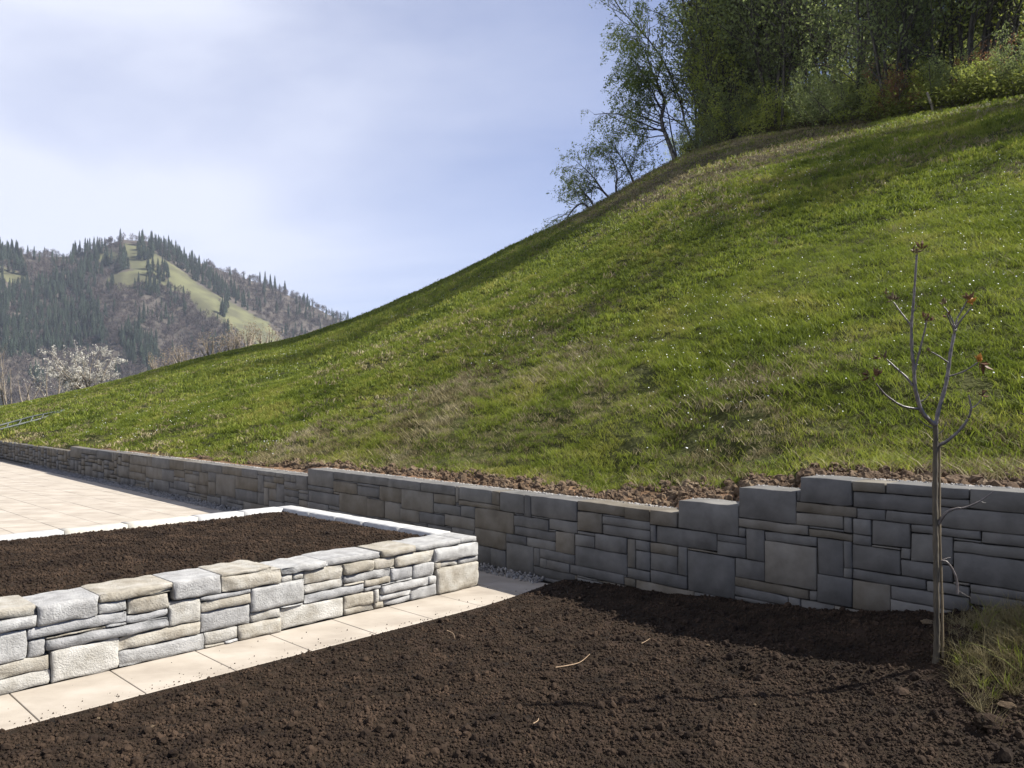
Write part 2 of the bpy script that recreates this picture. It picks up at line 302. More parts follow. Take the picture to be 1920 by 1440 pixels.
# ------------------------------------------------------------------ stone walls
def pack(s0, s1, z0, topf, cs, cz, traced, rng, wr, hr, grow=2):
    """fills the wall face with level rectangles on a fine grid; traced ones first. returns (s0,z0,s1,z1,tone)"""
    ns = int(round((s1 - s0) / cs)); nz_ = int(round((max(topf(s0 + (i + .5) * cs) for i in range(ns)) - z0) / cz))
    occ = np.zeros((ns, nz_), bool)
    tops = [int(round((topf(s0 + (i + .5) * cs) - z0) / cz)) for i in range(ns)]
    for i in range(ns): occ[i, tops[i]:] = True
    out = []
    def put(a, b_, c, d, tone):
        a = max(a, 0); c = min(c, ns); b_ = max(b_, 0); d = min(d, nz_)
        while a < c and b_ < d and occ[a:c, b_:d].any():
            sub = occ[a:c, b_:d]; sc = [sub[0].mean(), sub[-1].mean(), sub[:, 0].mean(), sub[:, -1].mean()]
            k = int(np.argmax(sc))
            if k == 0: a += 1
            elif k == 1: c -= 1
            elif k == 2: b_ += 1
            else: d -= 1
        if c - a < 1 or d - b_ < 1 or (c - a) * cs < .035 or (d - b_) * cz < .018: return
        occ[a:c, b_:d] = True; out.append((s0 + a * cs, z0 + b_ * cz, s0 + c * cs, z0 + d * cz, tone))
    for (sa, za, sb, zb, tone) in traced:
        put(int(round((sa - s0) / cs)), int(round((zb - z0) / cz)), int(round((sb - s0) / cs)), int(round((za - z0) / cz)), tone)
    rects = [[int(round((r[0] - s0) / cs)), int(round((r[1] - z0) / cz)), int(round((r[2] - s0) / cs)), int(round((r[3] - z0) / cz)), r[4]] for r in out]
    for step in range(grow):
        for r in rects:
            a, b_, c, d, _ = r
            if d < nz_ and not occ[a:c, d].any(): occ[a:c, d] = True; r[3] += 1
            if b_ > 0 and not occ[a:c, b_ - 1].any(): occ[a:c, b_ - 1] = True; r[1] -= 1
            a, b_, c, d, _ = r
            if a > 0 and not occ[a - 1, b_:d].any(): occ[a - 1, b_:d] = True; r[0] -= 1
            if c < ns and not occ[c, b_:d].any(): occ[c, b_:d] = True; r[2] += 1
    out = [(s0 + r[0] * cs, z0 + r[1] * cz, s0 + r[2] * cs, z0 + r[3] * cz, r[4]) for r in rects]
    for j in range(nz_):
        for i in range(ns):
            if occ[i, j]: continue
            w = 1; wm = max(2, int(rng.uniform(*wr) / cs)); 
            while i + w < ns and w < wm and not occ[i + w, j]: w += 1
            # absorb a narrow leftover
            rest = 0
            while i + w + rest < ns and rest < 3 and not occ[i + w + rest, j]: rest += 1
            if rest < 3: w += rest
            h = 1; hm = max(2, int(rng.choice(hr) / cz))
            while j + h < nz_ and h < hm and not occ[i:i + w, j + h].any(): h += 1
            top = min(tops[i:i + w]); left = top - (j + h)
            if 0 < left <= 2 and not occ[i:i + w, j + h:top].any(): h += left
            occ[i:i + w, j:j + h] = True
            if w * cs < .03 or h * cz < .015: continue
            out.append((s0 + i * cs, z0 + j * cz, s0 + (i + w) * cs, z0 + (j + h) * cz, None))
    return out
def rock(w, h, d, nx, nz_, rough, edge, rng, warp=.004):
    """block with a split front face: x along wall, y inwards, z up"""
    u = np.linspace(0, 1, nx + 1); v = np.linspace(0, 1, nz_ + 1)
    rg_ = .005; a_ = min(.3, rg_ / w); b_ = min(.3, rg_ / h); u = np.concatenate([[0], np.linspace(a_, 1 - a_, max(2, nx - 1)), [1]]); v = np.concatenate([[0], np.linspace(b_, 1 - b_, max(2, nz_ - 1)), [1]]); nx = len(u) - 1; nz_ = len(v) - 1
    uu, vv = np.meshgrid(u, v, indexing='ij'); X = uu * w; Z = vv * h
    sd = rng.uniform(0, 90)
    e = np.minimum(np.minimum(X, w - X), np.minimum(Z, h - Z)); ef = np.exp(-e / .0022)
    # slightly crooked outline, corners knocked off
    X = X + warp * 3 * (vnoise(Z * 22 + sd, X * 3 + 3) - .5) * (np.abs(uu - .5) * 2) ** 3
    Z = Z + warp * 3 * (vnoise(X * 14 + sd, Z * 3 + 30) - .5) * (np.abs(vv - .5) * 2) ** 3
    cor = (np.abs(uu - .5) * 2) ** 8 * (np.abs(vv - .5) * 2) ** 8; ck = rng.uniform(0, .007 if rough > .008 else .004, (2, 2)); ckk = np.where(uu < .5, np.where(vv < .5, ck[0, 0], ck[0, 1]), np.where(vv < .5, ck[1, 0], ck[1, 1]))
    X = X - np.sign(uu - .5) * cor * ckk; Z = Z - np.sign(vv - .5) * cor * ckk
    tilt = rng.uniform(-1, 1) * .35 * rough * (uu - .5) + rng.uniform(-1, 1) * .35 * rough * (vv - .5)
    D = np.full(X.shape, rough)
    for k_ in range(5 if rough > .006 else 0):
        if k_ < 4:
            if rng.random() < .35: continue
            th = k_ * math.pi / 2 + rng.normal(0, .09); cx_ = (.5 + .5 * round(math.cos(k_ * math.pi / 2))) * w; cz_ = (.5 + .5 * round(math.sin(k_ * math.pi / 2))) * h; sl = rng.uniform(.5, 1.6); o_ = rng.uniform(.1, .7)
        else: th = rng.uniform(0, 6.283); cx_, cz_ = (.5 + .4 * math.cos(th)) * w, (.5 + .4 * math.sin(th)) * h; sl = rng.uniform(.1, .35); o_ = rng.uniform(.5, .9)
        D = np.minimum(D, rough * o_ - ((X - cx_) * math.cos(th) + (Z - cz_) * math.sin(th)) * sl)
    D = D + rough * (.8 * fbm(X * 14 + sd, Z * 24 + sd, 4, .65)) + .0022 * fbm(X * 70 + sd, Z * 70, 2) * (rough > .008)
    Y = -(D + rough * tilt) * (1 - ef) + edge * ef
    n0 = (nx + 1) * (nz_ + 1); V = np.stack([X, Y, Z], -1).reshape(-1, 3)
    ix = np.arange(n0).reshape(nx + 1, nz_ + 1)
    Fq = np.stack([ix[:-1, :-1], ix[1:, :-1], ix[1:, 1:], ix[:-1, 1:]], -1).reshape(-1, 4)
    ring = np.concatenate([ix[:, 0], ix[-1, 1:], ix[-2::-1, -1], ix[0, -2:0:-1]])
    R1 = V[ring].copy(); R1[:, 1] = edge + .006; R1[:, 0] += np.sign(R1[:, 0] - w / 2) * .001
    R2 = R1.copy(); R2[:, 1] = d; R2[:, 1] += rng.uniform(-.012, .012)
    m_ = len(ring); V = np.concatenate([V, R1, R2]); a = ring; b_ = n0 + np.arange(m_); c = b_ + m_
    q1 = np.stack([a, np.roll(a, -1), np.roll(b_, -1), b_], -1)[:, ::-1]; q2 = np.stack([b_, np.roll(b_, -1), np.roll(c, -1), c], -1)[:, ::-1]
    return V, np.concatenate([Fq, q1, q2])
def frame_pts(V, org, ax, inn, z):
    o = np.empty_like(V); o[:, 0] = V[:, 0] * ax[0] + V[:, 1] * inn[0]; o[:, 1] = V[:, 0] * ax[1] + V[:, 1] * inn[1]; o[:, 2] = V[:, 2]; return o
def put_stone(parent, name, org, ax, inn, s, z, w, h, d, mat, rng, dens, rough, edge, gap, warp=.004):
    nx = max(2, min(22, int(w / dens))); nz_ = max(2, min(12, int(h / dens)))
    V, Fq = rock(w - gap, h - gap * .8, d, nx, nz_, rough, edge, rng, warp)
    V = frame_pts(V, org, ax, inn, z)
    me = mesh(name, V, Fq, mat); o = bpy.data.objects.new(name, me)
    p = org + ax * (s + gap / 2) ; o.location = (p[0], p[1], z + gap * .4); return link(o, parent)
def sz_front(px, py):                                                  # photo pixel -> (s, z) on the planter front
    r = ray(px); s = (r * C0[1] - C0[0]) / (U[0] - r * U[1]); Y = C0[1] + s * U[1]; return s, CH - (py - HY) / F * Y

TF = []
def tf(sc, ox, oy, txt):
    for q in txt.split():
        a = q.split(','); x0, y0, x1, y1 = map(float, a[:4]); tone = a[4] if len(a) > 4 else None
        p = sz_front(ox + x0 / sc, oy + y0 / sc); r = sz_front(ox + x1 / sc, oy + y1 / sc); TF.append((p[0], p[1], r[0], r[1], tone))
tf(3.6, 0, 1040, '0,330,35,425,g 30,325,228,415,b 255,330,668,395,g 0,435,222,490,g 0,520,165,690,g 172,610,316,665,g 210,490,848,455,g 318,590,1098,480,g 0,735,325,780,b 0,850,318,865,b 325,655,788,745,b 680,235,1168,240,b 672,315,848,372,g 858,290,1145,255,g 855,325,1150,350,b 865,410,1098,415,g 1168,175,1495,240,g 1100,330,1355,440,b 790,560,1345,522,b 790,650,1380,608,g 1500,115,1790,115,g')
tf(2.483, 0, 820, '1030,665,1305,660,b 945,740,1165,720,g 942,760,1162,775,b 938,810,1170,860,g 955,915,1100,912,b 1168,700,1412,770,g 1170,690,1305,680,g 1308,590,1508,605,g 1232,590,1305,612,g 1310,640,1592,645,b 1415,685,1592,695,b 1410,730,1685,725,g 1165,810,1300,830,b 1110,870,1300,880,b 1305,795,1588,825,b 1305,790,1400,788,g 1595,745,1738,775,b 1595,795,1738,800,b')
tf(2.743, 560, 860, '133,497,412,515,g 437,455,600,475,b 345,455,432,480,g 600,430,825,435,g 828,400,925,425,g 0,590,222,600,b 25,640,222,655,b 22,700,325,695,g 232,545,378,570,b 385,520,492,545,b 498,500,690,525,b 695,460,925,490,g 228,590,465,605,g 470,555,588,590,g 590,530,688,598,g 695,525,725,550,b 730,515,820,545,b 825,505,925,525,g 332,625,450,640,b 332,655,418,680,g 460,610,585,605,b 418,640,662,650,g 665,590,702,632,g 692,560,925,650,b 0,765,218,805,b 228,715,408,735,b 232,770,408,765,b 412,695,568,705,g 412,740,568,715,g 570,660,697,700,g')
PT = .455                                                             # planter wall height
prng = np.random.default_rng(11)
planter = empty('planter_wall', (C0[0], C0[1], 0)); tag(planter, 'low raised bed wall of pale split sandstone blocks beside the slab path', 'wall')
planter_inv = Vector((C0[0], C0[1], 0))
def in_planter(o): o.location = Vector(o.location) - planter_inv; return o
PF = pack(-4.7, 0, 0, lambda s: PT + .012 * round(max(0, -s - 1.5) / 1.1 * 1.0), .0235, .0175, TF, prng, (.12, .42), [.055, .075, .1, .13])
zero2 = np.zeros(2)
for (sa, za, sb, zb, tone) in PF:
    cap = zb > PT - .012
    if tone is None: tone = prng.choice(['g', 'b'])
    mt = M['sg' if tone == 'g' else 'sb'][prng.integers(3)]
    d = prng.uniform(.32, .36) if cap else .16; hh = zb - za + (prng.uniform(-.006, .012) if cap else 0)
    o = put_stone(planter, 'stone', C0 + Vv * prng.uniform(-.012, .012), U, Vv, sa, za, sb - sa, hh, d, mt, prng, .015, prng.uniform(.009, .020), .001, prng.uniform(.003, .009), .004)
    in_planter(o)
# far side and end of the bed
PW = 3.22; LEN = 4.7
sd = pack(.25, PW, 0, lambda s: PT - .09, .03, .02, [], prng, (.2, .5), [.08, .1, .14])
for (sa, za, sb, zb, tone) in sd:
    mt = M['sg' if prng.random() < .55 else 'sb'][prng.integers(3)]
    # outer face looks away from the camera: axis runs back to front
    org = C0 + Vv * (PW)
    o = put_stone(planter, 'stone', org, -Vv, -U, PW - sb, za, sb - sa, zb - za, .15, mt, prng, .06, .016, .01, .009); in_planter(o)
# caps of the end and the back
def cap_block(org, ax, inn, L_, wd, h, mat, z):
    V, Fq = rock(L_ - .006, h, wd, max(3, int(L_ / .05)), 3, .010, .006, prng, .006)
    V = frame_pts(V, None, ax, inn, 0); V[:, 2] += .004 * (vnoise(V[:, 0] * 9, V[:, 1] * 9) - .5)
    # lid over the top
    n0 = len(V)
    o = mob('cap_stone', V, Fq, mat, planter); o.location = (org[0] - C0[0], org[1] - C0[1], z); return o
def lid(org, ax, inn, L_, wd, h, mat, z):
    nx, ny = max(3, int(L_ / .06)), 4; uu, vv = np.meshgrid(np.linspace(0, 1, nx + 1), np.linspace(0, 1, ny + 1), indexing='ij')
    sdn = prng.uniform(0, 50); ee = np.minimum(np.minimum(uu * L_, (1 - uu) * L_), np.minimum(vv * wd, (1 - vv) * wd))
    X = uu * (L_ - .006) + .004 * (vnoise(vv * 5 + sdn, uu) - .5); Y = vv * wd + .018 * (vnoise(uu * L_ * 8 + sdn, vv) - .5) * (np.abs(vv - .5) * 2)
    Z = h - .004 * np.exp(-ee / .01) + .003 * vnoise(uu * 8 + sdn, vv * 4)
    V = np.stack([X, Y, Z], -1).reshape(-1, 3); ix = np.arange(len(V)).reshape(nx + 1, ny + 1)
    Fq = np.stack([ix[:-1, :-1], ix[1:, :-1], ix[1:, 1:], ix[:-1, 1:]], -1).reshape(-1, 4)
    ring = np.concatenate([ix[:, 0], ix[-1, 1:], ix[-2::-1, -1], ix[0, -2:0:-1]]); R = V[ring].copy(); R[:, 2] = 0; n0 = len(V); b_ = n0 + np.arange(len(ring))
    V = np.concatenate([V, R]); Fq = np.concatenate([Fq, np.stack([ring, np.roll(ring, -1), np.roll(b_, -1), b_], -1)[:, ::-1]])
    V = frame_pts(V, None, ax, inn, 0)
    o = mob('cap_stone', V, Fq, mat, planter); o.location = (org[0] - C0[0], org[1] - C0[1], z); return o
v = .36
while v < PW - .02:
    L_ = min(prng.uniform(.38, .62), PW - v)
    if PW - v - L_ < .2: L_ = PW - v
    lid(C0 + Vv * v + U * -.205, Vv, U, L_, .205, .088, M['cap'][prng.random() < .35], PT - .088 + prng.uniform(-.002, .003)); v += L_
u = -.207
while u > -LEN:
    L_ = prng.uniform(.45, .85); lid(C0 + Vv * (PW - .2) + U * (u - L_), U, Vv, L_, .2, .085, M['cap'][prng.random() < .35], PT - .085 + prng.uniform(-.003, .006)); u -= L_
def wbox(name, x0, x1, y0, y1, z0, z1, org, ax, inn, mat, parent):
    V = np.array([(x, y, z) for z in (z0, z1) for (x, y) in ((x0, y0), (x1, y0), (x1, y1), (x0, y1))], float)
    P_ = np.empty_like(V); P_[:, 0] = org[0] + V[:, 0] * ax[0] + V[:, 1] * inn[0]; P_[:, 1] = org[1] + V[:, 0] * ax[1] + V[:, 1] * inn[1]; P_[:, 2] = V[:, 2]
    return mob(name, P_, [(0, 3, 2, 1), (4, 5, 6, 7), (0, 1, 5, 4), (1, 2, 6, 5), (2, 3, 7, 6), (3, 0, 4, 7)], mat, parent)
wbox('wall_core', -LEN, -.04, .05, .2, -.05, PT - .05, zero2, U, Vv, M['core'], planter)
wbox('wall_core', -.17, -.045, .2, PW - .05, -.05, PT - .095, zero2, U, Vv, M['core'], planter)
wbox('wall_core', -LEN, -.17, PW - .16, PW - .02, -.05, PT - .095, zero2, U, Vv, M['sg'][0], planter)

# retaining wall
TR = []
def tr(sc, ox, oy, txt):
    for q in txt.split():
        a = q.split(','); x0, y0, x1, y1 = map(float, a[:4]); tone = a[4] if len(a) > 4 else None
        p = wall_sz(ox + x0 / sc, oy + y0 / sc); r = wall_sz(ox + x1 / sc, oy + y1 / sc); TR.append((p[0], p[1], r[0], r[1], tone))
tr(2.743, 1220, 860, '140,210,452,388 457,138,757,342 768,85,1037,240 1038,108,1203,172 1204,122,1655,212')
tr(2.769, 1600, 780, '615,378,910,508 162,348,615,437 0,395,430,500 436,445,910,615 28,475,158,537 160,485,430,560 310,560,650,643 655,595,910,675 105,540,302,692 0,530,103,620 0,605,98,668 308,600,505,765 510,640,910,750 0,665,250,825 252,690,305,748 262,752,500,865 515,710,910,905 0,795,378,900 380,858,590,920 595,870,850,935 605,910,910,1000 0,850,190,1010 198,880,590,990')
tr(2.743, 1220, 860, '457,308,810,392,b 755,220,1065,300,b 757,272,995,378,b 1000,300,1145,392 812,365,1142,440 345,388,478,435 345,430,478,500 482,355,582,520 585,372,855,447 585,418,850,665,b 857,418,990,600 995,432,1290,592 990,560,1415,665 850,595,1230,775 0,275,135,345 25,338,340,470 0,335,22,425 0,425,135,495 0,478,132,588 135,452,185,600 180,465,437,708 443,510,582,612 440,610,760,705 440,655,665,725 0,570,170,650')
tr(2.743, 560, 860, '45,48,180,148 182,62,465,135 465,102,630,162 630,120,808,190 180,130,298,182,b 298,148,412,202 415,135,525,220 525,152,685,272,b 690,178,808,238 810,160,828,210 828,162,995,238 0,100,42,150 40,135,210,180 62,165,205,235 0,175,60,205 210,175,350,280,b 352,200,440,290 440,225,518,310,b 518,250,617,320 690,222,833,292 620,270,752,332 755,287,902,355,b 835,248,908,300 825,205,1032,272 997,183,1035,240,b 1038,188,1160,280 1163,200,1195,292 1200,200,1430,318 905,260,1105,385,b 1108,290,1282,372 1108,345,1318,430 1180,408,1318,467 920,362,1065,468,b 1068,385,1178,445 1065,430,1205,580 983,455,1062,555 920,445,980,540 1322,380,1415,488,b 1290,305,1432,375 1290,340,1525,408,b 1432,276,1562,370 1435,238,1668,300 1670,262,1920,345 1565,290,1835,372 1562,335,1830,420 1838,338,1960,450 1425,405,1518,460 1528,378,1690,492 1692,430,1728,545 1732,412,1920,495 1732,465,1920,600 1420,450,1690,590 1245,460,1415,535 1275,515,1390,590 1205,455,1242,545 1200,550,1390,625 1205,510,1275,555 1392,540,1640,640 1700,545,1920,640')
tr(4, 0, 820, '530,65,602,150 612,80,722,125 725,105,830,162 985,150,1095,205 1150,160,1270,235 1272,180,1375,240 1378,195,1505,240,b 1510,215,1662,262 1665,232,1800,280 1620,265,1768,440,b 1780,290,1912,400 1768,395,1920,470 1500,270,1560,365,b 1562,265,1620,330 1388,285,1490,350,b 1555,330,1615,420 1100,225,1215,315,b 895,225,968,290 970,205,1050,255 975,258,1090,320,b 1215,240,1300,325 1305,245,1385,290 1480,355,1600,420 1270,400,1390,465 1310,325,1405,400 1160,325,1270,400')
wrng = np.random.default_rng(21)
SEND = 12.6; SBEG = wall_s(-110)
rwall = empty('retaining_wall', (A0[0], A0[1], 0)); tag(rwall, 'long stepped dry stone retaining wall in shade at the foot of the meadow', 'wall')
inv2 = A0
RS = pack(S1, SEND, 0, wall_top, .03, .0175, [q for q in TR if q[0] > -.05], wrng, (.2, .75), [.09, .12, .17, .24, .3])
RL = pack(SBEG, S1, 0, lambda s: wall_top(s - 1e-4), .04, .0225, [q for q in TR if q[2] < .05], wrng, (.2, .65), [.09, .11, .16, .2, .28])
far_v = []; far_f = []; nst = 0; allst = sorted([(q, 1) for q in RS] + [(q, 0) for q in RL], key=lambda q: -q[0][0])
for ((sa, za, sb, zb, tone), right) in allst:
    ax = D1 if right else -D0; inn = NR1 if right else NR0
    if tone is None: tone = 'b' if wrng.random() < (.18 if right else .4) else 'g'
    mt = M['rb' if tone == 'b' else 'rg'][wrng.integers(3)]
    top = zb > wall_top((sa + sb) / 2) - .01
    near = -7.2 < sb < wall_s(2090)
    if nst < 297 and near:
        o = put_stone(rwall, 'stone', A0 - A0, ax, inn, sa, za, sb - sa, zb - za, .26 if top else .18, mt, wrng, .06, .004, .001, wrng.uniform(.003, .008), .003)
        o.location = Vector(o.location) + Vector((*(inn * wrng.uniform(-.004, .006)), 0)); nst += 1
    else:
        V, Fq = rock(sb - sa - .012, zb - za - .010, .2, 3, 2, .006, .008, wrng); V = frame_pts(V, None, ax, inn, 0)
        V[:, 0] += ax[0] * (sa + .006); V[:, 1] += ax[1] * (sa + .006); V[:, 2] += za + .005
        far_f.append((Fq + sum(len(q) for q in far_v), wrng.integers(5))); far_v.append(V)
if far_v:
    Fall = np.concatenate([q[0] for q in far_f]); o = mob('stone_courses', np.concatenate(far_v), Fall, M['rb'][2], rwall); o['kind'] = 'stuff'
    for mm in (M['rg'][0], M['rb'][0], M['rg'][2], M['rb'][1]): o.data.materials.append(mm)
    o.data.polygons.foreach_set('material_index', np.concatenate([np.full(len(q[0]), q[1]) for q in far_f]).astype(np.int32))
for (a, b_, h) in ((SBEG, SL, .56), (SL, S1, .677)): wbox('wall_core', a, b_, .05, .22, -.06, h - .03, zero2, -D0, NR0, M['core'], rwall)
for (a, b_, h) in ((S1, S2, .785), (S2, S3, .885), (S3, S4, 1.03), (S4, SEND, 1.135)): wbox('wall_core', a, b_, .05, .22, -.06, h - .03, zero2, D1, NR1, M['core'], rwall)
print('stones', len(PF), nst, len(far_v))

# ------------------------------------------------------------------ slabs
def clip(poly, p, nrm):                                               # keep the side where (q-p).nrm >= 0
    out_ = []
    for i in range(len(poly)):
        a, b_ = poly[i], poly[(i + 1) % len(poly)]; da, db = (a - p) @ nrm, (b_ - p) @ nrm
        if da >= 0: out_.append(a)
        if (da >= 0) != (db >= 0): out_.append(a + (b_ - a) * da / (da - db))
    return out_
srng = np.random.default_rng(5)
patio = empty('patio', (C0[0], C0[1], 0)); patio['kind'] = 'structure'; patio['label'] = 'terrace and path of cream sandstone slabs around the raised bed'
GA = np.array((.40, 6.99)); GB = wall_pt(-20.0) - NR0 * .30; gd = GB - GA; gd /= np.linalg.norm(gd); gn = np.array((gd[1], -gd[0])); gn = gn if gn @ NR1 < 0 else -gn
GB1 = GA
PU, PVv = .53, .56
slab_v = []; slab_f = []; ns = 0
cand = []
for j in range(-1, 46):
    for i in range(-30, 8):
        u0 = .05 + i * PU; v0 = j * PVv if j >= 0 else -PVv
        if v0 + PVv <= PW + .01 and v0 >= -.01 and u0 < -.06: 
            if u0 + PU <= .06 or True:
                if u0 + PU < .07: continue
        poly = [C0 + a * U + b_ * Vv for a, b_ in ((u0 + .0025, v0 + .0025), (u0 + PU - .0025, v0 + .0025), (u0 + PU - .0025, v0 + PVv - .0025), (u0 + .0025, v0 + PVv - .0025))]
        poly = clip(poly, GA, gn)
        if len(poly) < 3: continue
        c = sum(poly) / len(poly)
        if c[1] < 1.0: continue
        px = HX + F * c[0] / c[1]
        if px < -160 or c[1] > 26: continue
        # hidden behind the bed
        cand.append((c[1], px, poly))
cand.sort(key=lambda q: q[0])
for (Y, px, poly) in cand:
    py = HY + F * CH / Y
    n = len(poly); zz = srng.uniform(-.0012, .0012); th = .04
    c = sum(poly) / n
    P0 = [np.array((*(p), -th)) for p in poly]; P1 = [np.array((*p, zz - .003)) for p in poly]; P2 = [np.array((*(p + (c - p) / np.linalg.norm(c - p) * .004), zz)) for p in poly]
    V = np.array(P0 + P1 + P2); V[:, :2] -= C0
    Fq = [tuple(range(2 * n, 3 * n))] + [(i, (i + 1) % n, n + (i + 1) % n, n + i) for i in range(n)] + [(n + i, n + (i + 1) % n, 2 * n + (i + 1) % n, 2 * n + i) for i in range(n)]
    if (poly[1][0] - poly[0][0]) * (poly[2][1] - poly[1][1]) - (poly[1][1] - poly[0][1]) * (poly[2][0] - poly[1][0]) < 0: Fq = [f_[::-1] for f_ in Fq]
    if ns < 298: mob('slab', V, Fq, M['slab'], patio); ns += 1
    else: slab_f += [tuple(k + len(slab_v) for k in f_) for f_ in Fq]; slab_v += list(V)
if slab_v: o = mob('distant_slabs', slab_v, slab_f, M['slab'], patio); o['kind'] = 'stuff'
print('slabs', ns, len(cand))
bedv = [C0 + U * -9 - Vv * .57, C0 + U * .5 - Vv * .57, C0 + U * 3 + Vv * 5, wall_pt(-.1), wall_pt(-21.0), C0 + U * -20 + Vv * 20]
mob('joint_bedding', [(*(q - C0), -.014) for q in bedv], [tuple(range(len(bedv)))], M['bed'], patio)

# ------------------------------------------------------------------ dark soil in front
def wz(s): return ip(s, [wall_s(960), wall_s(1067), wall_s(1270), wall_s(1530), wall_s(1920), wall_s(2300)], [.0, .07, .15, .25, .40, .5])
HOLES = []
for (px, py, z_, r_, dp) in ((1385, 1262, .07, .11, .075), (1290, 1250, .06, .08, .03), (1440, 1205, .1, .1, .03), (1500, 1235, .1, .07, .03), (1330, 1330, .02, .08, .02), (1180, 1315, 0, .1, .025), (1585, 1235, .12, .08, .02), (1000, 1210, .0, .12, .02)):
    Y = F * (CH - z_) / (py - HY); HOLES.append((ray(px) * Y, Y, r_, dp))
def soil_z(X, Y):
    P = np.stack([X, Y], -1); s = (P - A0) @ D1; d = -(P - A0) @ NR1
    base = wz(s); d = np.maximum(d, 0)
    z = base * (.12 + .88 * np.exp(-(d / (.55 + .35 * base * 2)) ** 2))
    ed = -((P - C0) @ Vv) - PVv                                         # distance in front of the slab edge
    # hump by the sapling, under the rough grass
    z = z + .09 * np.exp(-(((X - 2.85) / .55) ** 2 + ((Y - 3.9) / .6) ** 2)) * np.clip((X - 1.9) / .5, 0, 1)
    for (hx, hy, hr, hd) in HOLES: z = z - hd * np.exp(-(((X - hx) / hr) ** 2 + ((Y - hy) / (hr * .8)) ** 2))
    big = fbm(X * .9, Y * .9, 2) * .05 + fbm(X * 4, Y * 4, 3) * .024
    z = z + big * np.clip((ed + .02) / .5, .12, 1)
    return z + .008 - .02 * np.exp(-np.maximum(ed, 0) / .12)
def fine_soil(X, Y): return fbm(X * 20, Y * 20, 3) * .019 + (np.abs(fbm(X * 45 + 9, Y * 45, 2))) * .012
us = np.arange(-5.2, 6.2, .018); vs = np.arange(-5.6, -PVv + .012, .018)
UU, VV = np.meshgrid(us, vs); X = C0[0] + UU * U[0] + VV * Vv[0]; Y = C0[1] + UU * U[1] + VV * Vv[1]
side = (np.stack([X, Y], -1) - A0) @ NR1
Z = soil_z(X, Y) + fine_soil(X, Y) * np.clip((-PVv - VV) / .06, .1, 1)
idx = np.arange(X.size).reshape(X.shape); q = np.stack([idx[:-1, :-1], idx[:-1, 1:], idx[1:, 1:], idx[1:, :-1]], -1).reshape(-1, 4)
ok = ((side < .12) & (Y > 1.2) & (X < 6.4)).ravel()[q].all(1) & (np.abs(X / np.maximum(Y, .1)).ravel()[q].min(1) < 2.2)
q = q[ok]; used = np.unique(q); rm = np.full(X.size, -1); rm[used] = np.arange(len(used))
soil = mob('soil_bed', np.stack([X, Y, Z], -1).reshape(-1, 3)[used], rm[q], M['soil'], smooth=True); tag(soil, 'wide bed of freshly tilled dark brown soil in the foreground', kind='structure')
# soil in the raised bed
us = np.arange(-LEN, -.19, .022); vs = np.arange(.3, PW - .17, .022); UU, VV = np.meshgrid(us, vs); X = C0[0] + UU * U[0] + VV * Vv[0]; Y = C0[1] + UU * U[1] + VV * Vv[1]
def pl_z(X, Y, UU, VV):
    e = np.minimum(np.minimum(-.2 - UU, VV - .33), PW - .2 - VV)
    return PT - .055 + .06 * np.clip(e / .5, 0, 1) ** .7 + fbm(X * 2.2, Y * 2.2, 3) * .03
Z = pl_z(X, Y, UU, VV) + fine_soil(X, Y)
idx = np.arange(X.size).reshape(X.shape); q = np.stack([idx[:-1, :-1], idx[:-1, 1:], idx[1:, 1:], idx[1:, :-1]], -1).reshape(-1, 4)
ps = mob('planter_soil', np.stack([X, Y, Z], -1).reshape(-1, 3), q, M['soil'], smooth=True); tag(ps, 'dark crumbly soil filling the raised stone bed', kind='structure')
lr = np.random.default_rng(31)
crumbs = [lump(M['crumb'], lr, .28, 1, .8) for _ in range(3)] + [lump(M['crumb'], lr, .2, 2, .75) for _ in range(1)]
gst = [lump(M['gravel'], lr, .25, 1, .65) for _ in range(2)]
clods = [lump(M['clod'], lr, .3, 2, .8) for _ in range(2)] + [lump(M['clod'], lr, .3, 1, .8)]
def rrot(n): return lr.uniform(0, 6.28, (n, 3))
for k, piece in enumerate(crumbs):
    n = [34000, 34000, 30000, 6000][k]
    # nearer ground gets more, following the wedge the eye covers
    Y = np.clip(2.6 + (7.3 - 2.6) * lr.random(n * 2) ** 1.15, 2.6, 7.3); X = lr.uniform(-.78, .92, n * 2) * Y
    P = np.stack([X, Y], -1); ed = -((P - C0) @ Vv) - PVv; sd_ = (P - A0) @ NR1; keep = (ed > .005) & (sd_ < -.01) & (lr.random(len(X)) < .4 + 1.6 * np.clip(fbm(X * 3, Y * 3, 3) + .5, 0, 1)); X, Y = X[keep][:n], Y[keep][:n]; ed = ed[keep][:n]
    sc = (.0034 + .0085 * lr.random(len(X)) ** 3.4) if k < 3 else (.009 + .018 * lr.random(len(X)) ** 6)
    sc = sc * np.clip(.45 + ed * 3, .45, 1)
    z = soil_z(X, Y) + fine_soil(X, Y) * np.clip(ed / .06, .1, 1) + sc * .25
    scatter('soil_crumbs', np.stack([X, Y, z], -1), rrot(len(X)), sc, piece, 'loose dark soil crumbs over the foreground bed')
for k, piece in enumerate(crumbs):
    n = [15000, 15000, 12000, 1500][k]; uu = lr.uniform(-LEN, -.2, n); vv = lr.uniform(.335, PW - .2, n); X = C0[0] + uu * U[0] + vv * Vv[0]; Y = C0[1] + uu * U[1] + vv * Vv[1]
    sc = (.0045 + .009 * lr.random(n) ** 3.2) if k < 3 else (.011 + .012 * lr.random(n) ** 4)
    scatter('planter_soil_crumbs', np.stack([X, Y, pl_z(X, Y, uu, vv) + fine_soil(X, Y) + sc * .25], -1), rrot(n), sc, piece, 'loose dark soil crumbs in the raised bed')
